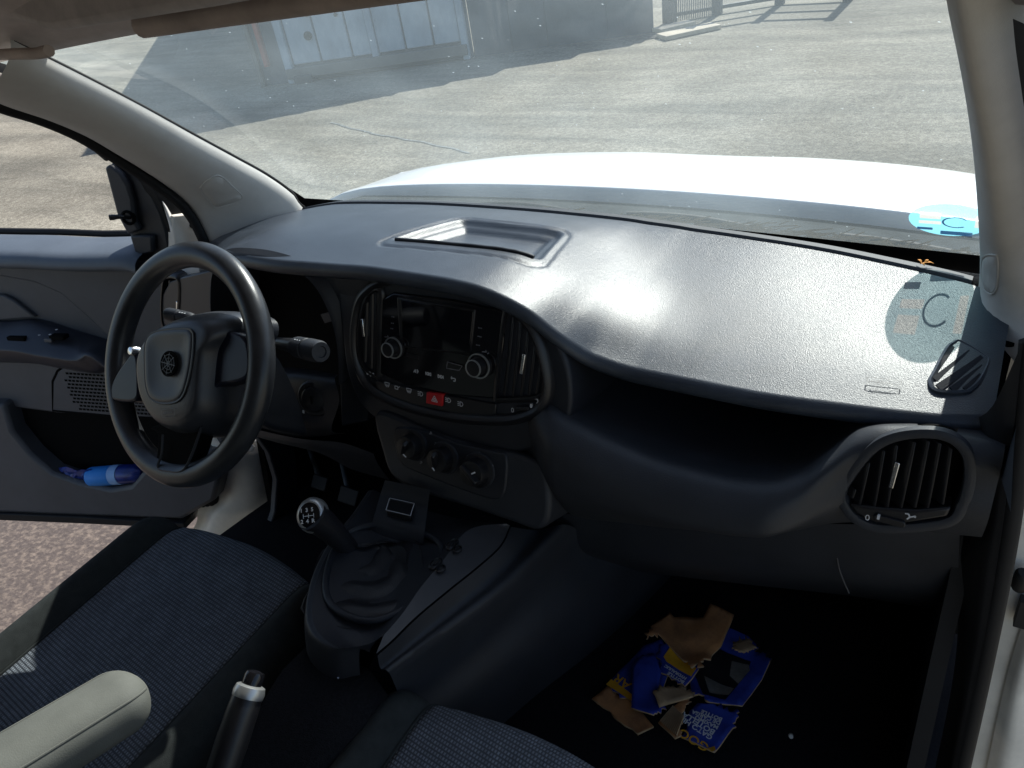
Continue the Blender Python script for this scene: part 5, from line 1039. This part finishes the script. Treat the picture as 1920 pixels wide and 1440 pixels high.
# bottle and dark wrap in the door pocket
bt = empty('water_bottle', (-1.1418,-0.0231,0.5461)); tag(bt, 'blue labelled plastic bottle lying in the open door pocket', 'bottle')
def bpart(o): o.matrix_parent_inverse = Matrix.Translation(bt.location).inverted(); return o
b0, b1 = Vector((-1.1983,-0.0405,0.5369)), Vector((-1.0432,0.0131,0.5625)); d = (b1-b0); L = d.length
bpart(lathe('bottle_label', b0, d, [(.004, -.001), (.025, 0), (.026, .004), (.026, L*.42), (.025, L*.43), (.004, L*.435)], 'bottleblue', bt, n=28))
bpart(lathe('label_band', b0, d, [(.004, L*.438), (.0262, L*.44), (.0262, L*.60), (.004, L*.602)], 'bottlepale', bt, n=28))
bpart(lathe('bottle_end', b0, d, [(.004, L*.604), (.0255, L*.61), (.024, L*.9), (.010, L)], 'bottledark', bt, n=28))
v, f = [], []
pc = Vector((-1.2287,-0.051,0.5478))
for i in range(9):
    row = []
    for j in range(7):
        u_, v_ = (i-4)*.012, (j-3)*.009; q = pc+Vector(FDOOR[1])*u_+Vector(FDOOR[3])*(.012+.010*noise.noise(Vector((i*.9, j*.9, 3))))+Vector((0, 0, v_+.008*noise.noise(Vector((i*.7, j*.8, 9)))-.008))
        v.append(tuple(q))
for i in range(8):
    for j in range(6): f.append((i*7+j, i*7+j+1, (i+1)*7+j+1, (i+1)*7+j))
tag(mk('crumpled_wrapper', v, f, 'bottledark', sm=False, thick=.001), 'crumpled dark blue wrapper beside the bottle in the door pocket', 'wrapper')

# scrap of paper, pebble
sc_ = [(0.0334,-0.3562,0.778),(0.0432,-0.3541,0.778),(0.0496,-0.3692,0.778),(0.04,-0.3652,0.778)]
tag(mk('paper_scrap', sc_, [(0, 1, 2, 3)], 'paper', thick=.0006, sm=False), 'small pale blue paper scrap lying between the two seats', 'paper scrap')
grid('tunnel_tray', [[(x, y, z-1.4*max(0, abs(x-.02)-.055)**1.0) for x in [-.15+.34*i/24 for i in range(25)]] for y, z in ((-1.2, .60), (-.8, .64), (-.58, .68), (-.45, .74), (-.39, .7735), (-.335, .776))], 'carpet', van, thick=.02)
pb = Vector((0.5532,0.0834,0.466)); bm = bmesh.new(); bmesh.ops.create_icosphere(bm, subdivisions=2, radius=.0042)
for q in bm.verts: q.co = q.co*(1+.25*noise.noise(q.co*300))+pb
me = bpy.data.meshes.new('pebble'); bm.to_mesh(me); bm.free(); smooth(me, 60)
tag(link('pebble', me, 'pebble', None), 'tiny pale pebble on the black carpet beside the torn cardboard', 'pebble')

# torn cardboard box pieces on the passenger floor
def jag(P, amp, n, seed, torn):
    """outline with ragged torn edges; torn: set of edge indices that are ripped"""
    rnd = random.Random(seed); out = []
    for i in range(len(P)):
        a, b = P[i], P[(i+1) % len(P)]; out.append(a)
        if i in torn:
            l = math.hypot(b[0]-a[0], b[1]-a[1]); nx, ny = -(b[1]-a[1])/l, (b[0]-a[0])/l
            for j in range(1, n): t = j/n; o = rnd.uniform(-amp, amp); out.append((a[0]+(b[0]-a[0])*t+nx*o, a[1]+(b[1]-a[1])*t+ny*o))
    return out
def flat_mesh(name, O, f3, cuts=3):
    bm = bmesh.new(); vs = [bm.verts.new((p[0], p[1], 0)) for p in O]
    for t in tessellate_polygon([[Vector((p[0], p[1], 0)) for p in O]]):
        try: bm.faces.new([vs[i] for i in t])
        except ValueError: pass
    for _ in range(cuts):
        lg = [e for e in bm.edges if e.calc_length() > .012]
        if lg: bmesh.ops.subdivide_edges(bm, edges=lg, cuts=1); bmesh.ops.triangulate(bm, faces=bm.faces)
    for f in bm.faces:
        f.normal_update()
        if f.normal.z < 0: f.normal_flip()
    for q in bm.verts: q.co = Vector(f3((q.co.x, q.co.y)))
    me = bpy.data.meshes.new(name); bm.to_mesh(me); bm.free(); smooth(me, 50); return me
def sheet(name, P, h, tilt, m, lab, torn=(), seed=1, amp=.006, th=.0035, curl=.9):
    c = (sum(p[0] for p in P)/len(P), sum(p[1] for p in P)/len(P)); O = jag(P, amp, 8, seed, set(torn))
    def hz_(p): return h+tilt[0]*(p[0]-c[0])+tilt[1]*(p[1]-c[1])+curl*((p[0]-c[0])**2+(p[1]-c[1])**2)+.007*noise.noise(Vector((p[0]*22, p[1]*22, seed)))
    me = flat_mesh(name, O, lambda p: T(FFL, p[0], p[1], hz_(p)))
    o = link(name, me, m, None); o.data.materials.append(M['cardpale'])
    sm_ = o.modifiers.new('solid', 'SOLIDIFY'); sm_.thickness = th; sm_.offset = -1; sm_.material_offset_rim = 1
    tag(o, lab, 'cardboard', 'torn cardboard pieces on the passenger floor')
    def at(p, e=.0008): return T(FFL, p[0], p[1], hz_(p)+e)
    return o, at
def overlay(name, P, at, m, par, e=.0008):
    return link(name, flat_mesh(name, P, lambda p: at(p, e), 4), m if isinstance(m, bpy.types.Material) else M[m], par)
def line(s, at, a, b, size, m, par, e=.0012):
    A, B = Vector(at(a, e)), Vector(at(b, e)); x = (B-A).normalized(); z = Vector(FFL[3]); y = z.cross(x)
    return text('lettering', s, A, x, y, size, m, par, w=.0003, bold=.0004)
o, at = sheet('cardboard_flap', [(-0.1436,-0.1048),(-0.1296,-0.0692),(-0.0766,-0.078),(-0.0284,-0.1046),(-0.046,-0.1305)], .004, (0, 0), 'card', 'plain brown cardboard flap lying nearest the passenger seat', (1, 4), 2)
o, at = sheet('blue_box_piece', [(-0.1316,-0.0686),(-0.1265,-0.0482),(-0.1071,0.036),(-0.0807,0.0588),(-0.0461,0.0285),(-0.0393,-0.0442),(-0.0625,-0.0918)], .012, (.02, .03), 'bluecard', 'blue box piece printed with orange letters AR, under the other pieces', (5, 6), 3)
line('AR', at, (-0.0906,-0.0504), (-0.1207,-0.0427), .026, 'yellowcard', o)
overlay('yellow_edge', [(-0.1328,-0.0704),(-0.1292,-0.0559),(-0.0767,-0.0728),(-0.0757,-0.0843)], at, 'yellowcard', o)
o, at = sheet('black_box_piece', [(-0.0124,0.0186),(0.0004,0.1189),(0.0163,0.1381),(0.0572,0.1413),(0.0822,0.1155),(0.1072,0.1069),(0.1037,0.0594),(0.0905,-0.0074),(0.0406,-0.0282),(0.0055,-0.0197)], .010, (0, .02), 'bluecard', 'blue box piece with a black printed picture, at the outer side of the heap', (3, 4, 8), 5)
overlay('black_picture', [(-0.0057,0.022),(0.0032,0.0926),(0.0341,0.089),(0.0759,0.0912),(0.0779,0.0589),(0.0687,0.022),(0.0623,-0.01),(0.0261,-0.0189)], at, 'blackcard', o, .001)
overlay('grey_picture', [(0.0459,0.0763),(0.0746,0.0828),(0.0802,0.0702),(0.0709,0.0329),(0.0525,0.0436)], at, 'greycard', o, .0014)
overlay('grey_picture', [(0.0139,0.0217),(0.0671,0.0212),(0.0637,0.0026),(0.0343,-0.0099)], at, 'greycard', o, .0014)
o, at = sheet('printed_box_panel', [(0.0158,-0.0582),(0.0227,-0.036),(0.0493,-0.0271),(0.0897,-0.0227),(0.0895,-0.0564),(0.0772,-0.11),(0.0329,-0.1097),(0.0202,-0.1097)], .014, (0, 0), 'bluecard', 'blue box panel with upside-down white lettering and orange letters', (2, 3, 7), 8)
for k, (s_, a, b, sz) in enumerate((('GOOD', (1332, 1398), (1292, 1376), .026), ('GATO HIDR.', (1337, 1380), (1296, 1356), .0155), ('BOTELLA', (1342, 1371), (1304, 1349), .0165), ('MAXIMA CARGA', (1348, 1363), (1306, 1343), .010), ('DE CARGA', (1350, 1356), (1312, 1339), .0095), ('CITE A LOS', (1354, 1349), (1316, 1333), .0095), ('BOTELLA', (1357, 1342), (1322, 1327), .009))):
    PASS = None
TX = [(0.0676,-0.1023),(0.0304,-0.0979),(0.0658,-0.084),(0.0266,-0.0777),(0.0668,-0.0737),(0.0304,-0.0678),(0.0688,-0.0638),(0.0299,-0.0613),(0.0694,-0.0546),(0.0325,-0.0531),(0.0695,-0.0467),(0.0336,-0.0456)]
for k, (s_, sz, m_) in enumerate((('GOOD', .022, 'yellowcard'), ('GATO HIDR', .0125, 'print'), ('BOTELLA', .0140, 'print'), ('MAXIMO', .010, 'print'), ('DE CARGA', .010, 'print'), ('BOTTLE', .010, 'print'))):
    line(s_, at, TX[2*k], TX[2*k+1], sz, m_, o)
overlay('yellow_corner', [(0.065,-0.11),(0.0736,-0.0992),(0.0781,-0.1074),(0.0734,-0.1141)], at, 'yellowcard', o)
o, at = sheet('brown_box_flap', [(-0.1027,0.0412),(-0.1064,0.0704),(-0.089,0.1227),(-0.0779,0.1163),(-0.028,0.1347),(-0.0252,0.1687),(0.0222,0.1621),(0.0226,0.0867),(0.0154,0.0671),(0.0061,0.0209),(-0.0226,0.0245),(-0.0802,0.0578)], .026, (.02, .03), 'card', 'large oil-stained brown cardboard flap on top of the heap', (8, 9, 11, 0), 11, amp=.008)
o, at = sheet('yellow_box_piece', [(-0.0747,0.0288),(-0.0727,0.0599),(-0.0346,0.0568),(0.0034,0.0232),(-0.0003,0.0012),(-0.0063,-0.0191),(-0.0563,-0.0118)], .022, (0, 0), 'bluecard', 'small blue box piece with a broad yellow band', (0, 5, 6), 13)
overlay('yellow_band', [(-0.0617,0.0219),(-0.0586,0.0449),(-0.0296,0.0379),(0.0001,0.0216),(-0.0027,0.0025),(-0.0523,0.0135)], at, 'yellowcard', o, .0012)
TX = [(-0.0094,-0.0108),(-0.0496,-0.0033),(-0.0085,-0.0029),(-0.0472,0.0056)]
line('BOTTLE', at, TX[0], TX[1], .009, 'print', o); line('HYDRAULIC', at, TX[2], TX[3], .008, 'print', o)
o, at = sheet('creased_blue_strip', [(-0.0996,-0.0287),(-0.0986,-0.0074),(-0.0777,0.0162),(-0.0502,-0.0168),(-0.041,-0.0589),(-0.0135,-0.0848),(-0.0284,-0.1038),(-0.0678,-0.1056)], .028, (.02, 0), 'bluecard', 'creased plain blue strip of box lying across the middle of the heap', (1, 5), 17)
o, at = sheet('corrugated_piece', [(-0.0185,-0.1095),(-0.0097,-0.08),(0.008,-0.0477),(0.0148,-0.0559),(0.0154,-0.0875),(0.0243,-0.116),(0.0173,-0.126)], .030, (0, 0), 'card', 'ribbed piece of corrugated board with its liner torn off', (2, 3, 4), 19)
e = [(-0.0155,-0.1079),(0.0181,-0.1234),(-0.0058,-0.0757),(0.0163,-0.0849)]
rib_v, rib_f = [], []
for k in range(11):
    t = k/10; a = (e[0][0]+(e[1][0]-e[0][0])*t, e[0][1]+(e[1][1]-e[0][1])*t); b = (e[2][0]+(e[3][0]-e[2][0])*t, e[2][1]+(e[3][1]-e[2][1])*t); d = (e[1][0]-e[0][0])/10*.28, (e[1][1]-e[0][1])/10*.28
    kk = len(rib_v); rib_v += [at((a[0]-d[0], a[1]-d[1]), .001), at((b[0]-d[0], b[1]-d[1]), .001), at(b, .006), at(a, .006), at((a[0]+d[0], a[1]+d[1]), .001), at((b[0]+d[0], b[1]+d[1]), .001)]; rib_f += [(kk, kk+1, kk+2, kk+3), (kk+3, kk+2, kk+5, kk+4)]
tag(mk('flute', rib_v, rib_f, 'cardpale', o, sm=False), kind='stuff')
o, at = sheet('torn_liner', [(-0.0402,-0.0702),(-0.0403,-0.0462),(-0.0105,-0.0288),(0.0092,-0.0357),(0.0182,-0.0453),(-0.0079,-0.0703),(-0.0252,-0.0883)], .036, (0, .05), 'cardpale', 'pale torn paper liner at the middle of the cardboard heap', (0, 1, 2, 3), 23)
o, at = sheet('crumpled_scrap', [(0.0414,0.0936),(0.0471,0.1127),(0.0616,0.1225),(0.0778,0.1063),(0.0739,0.0938),(0.0548,0.0817)], .034, (0, 0), 'cardpale', 'crumpled pale brown scrap on the outer end of the heap', (0, 1, 2, 3, 4, 5), 29, amp=.007)
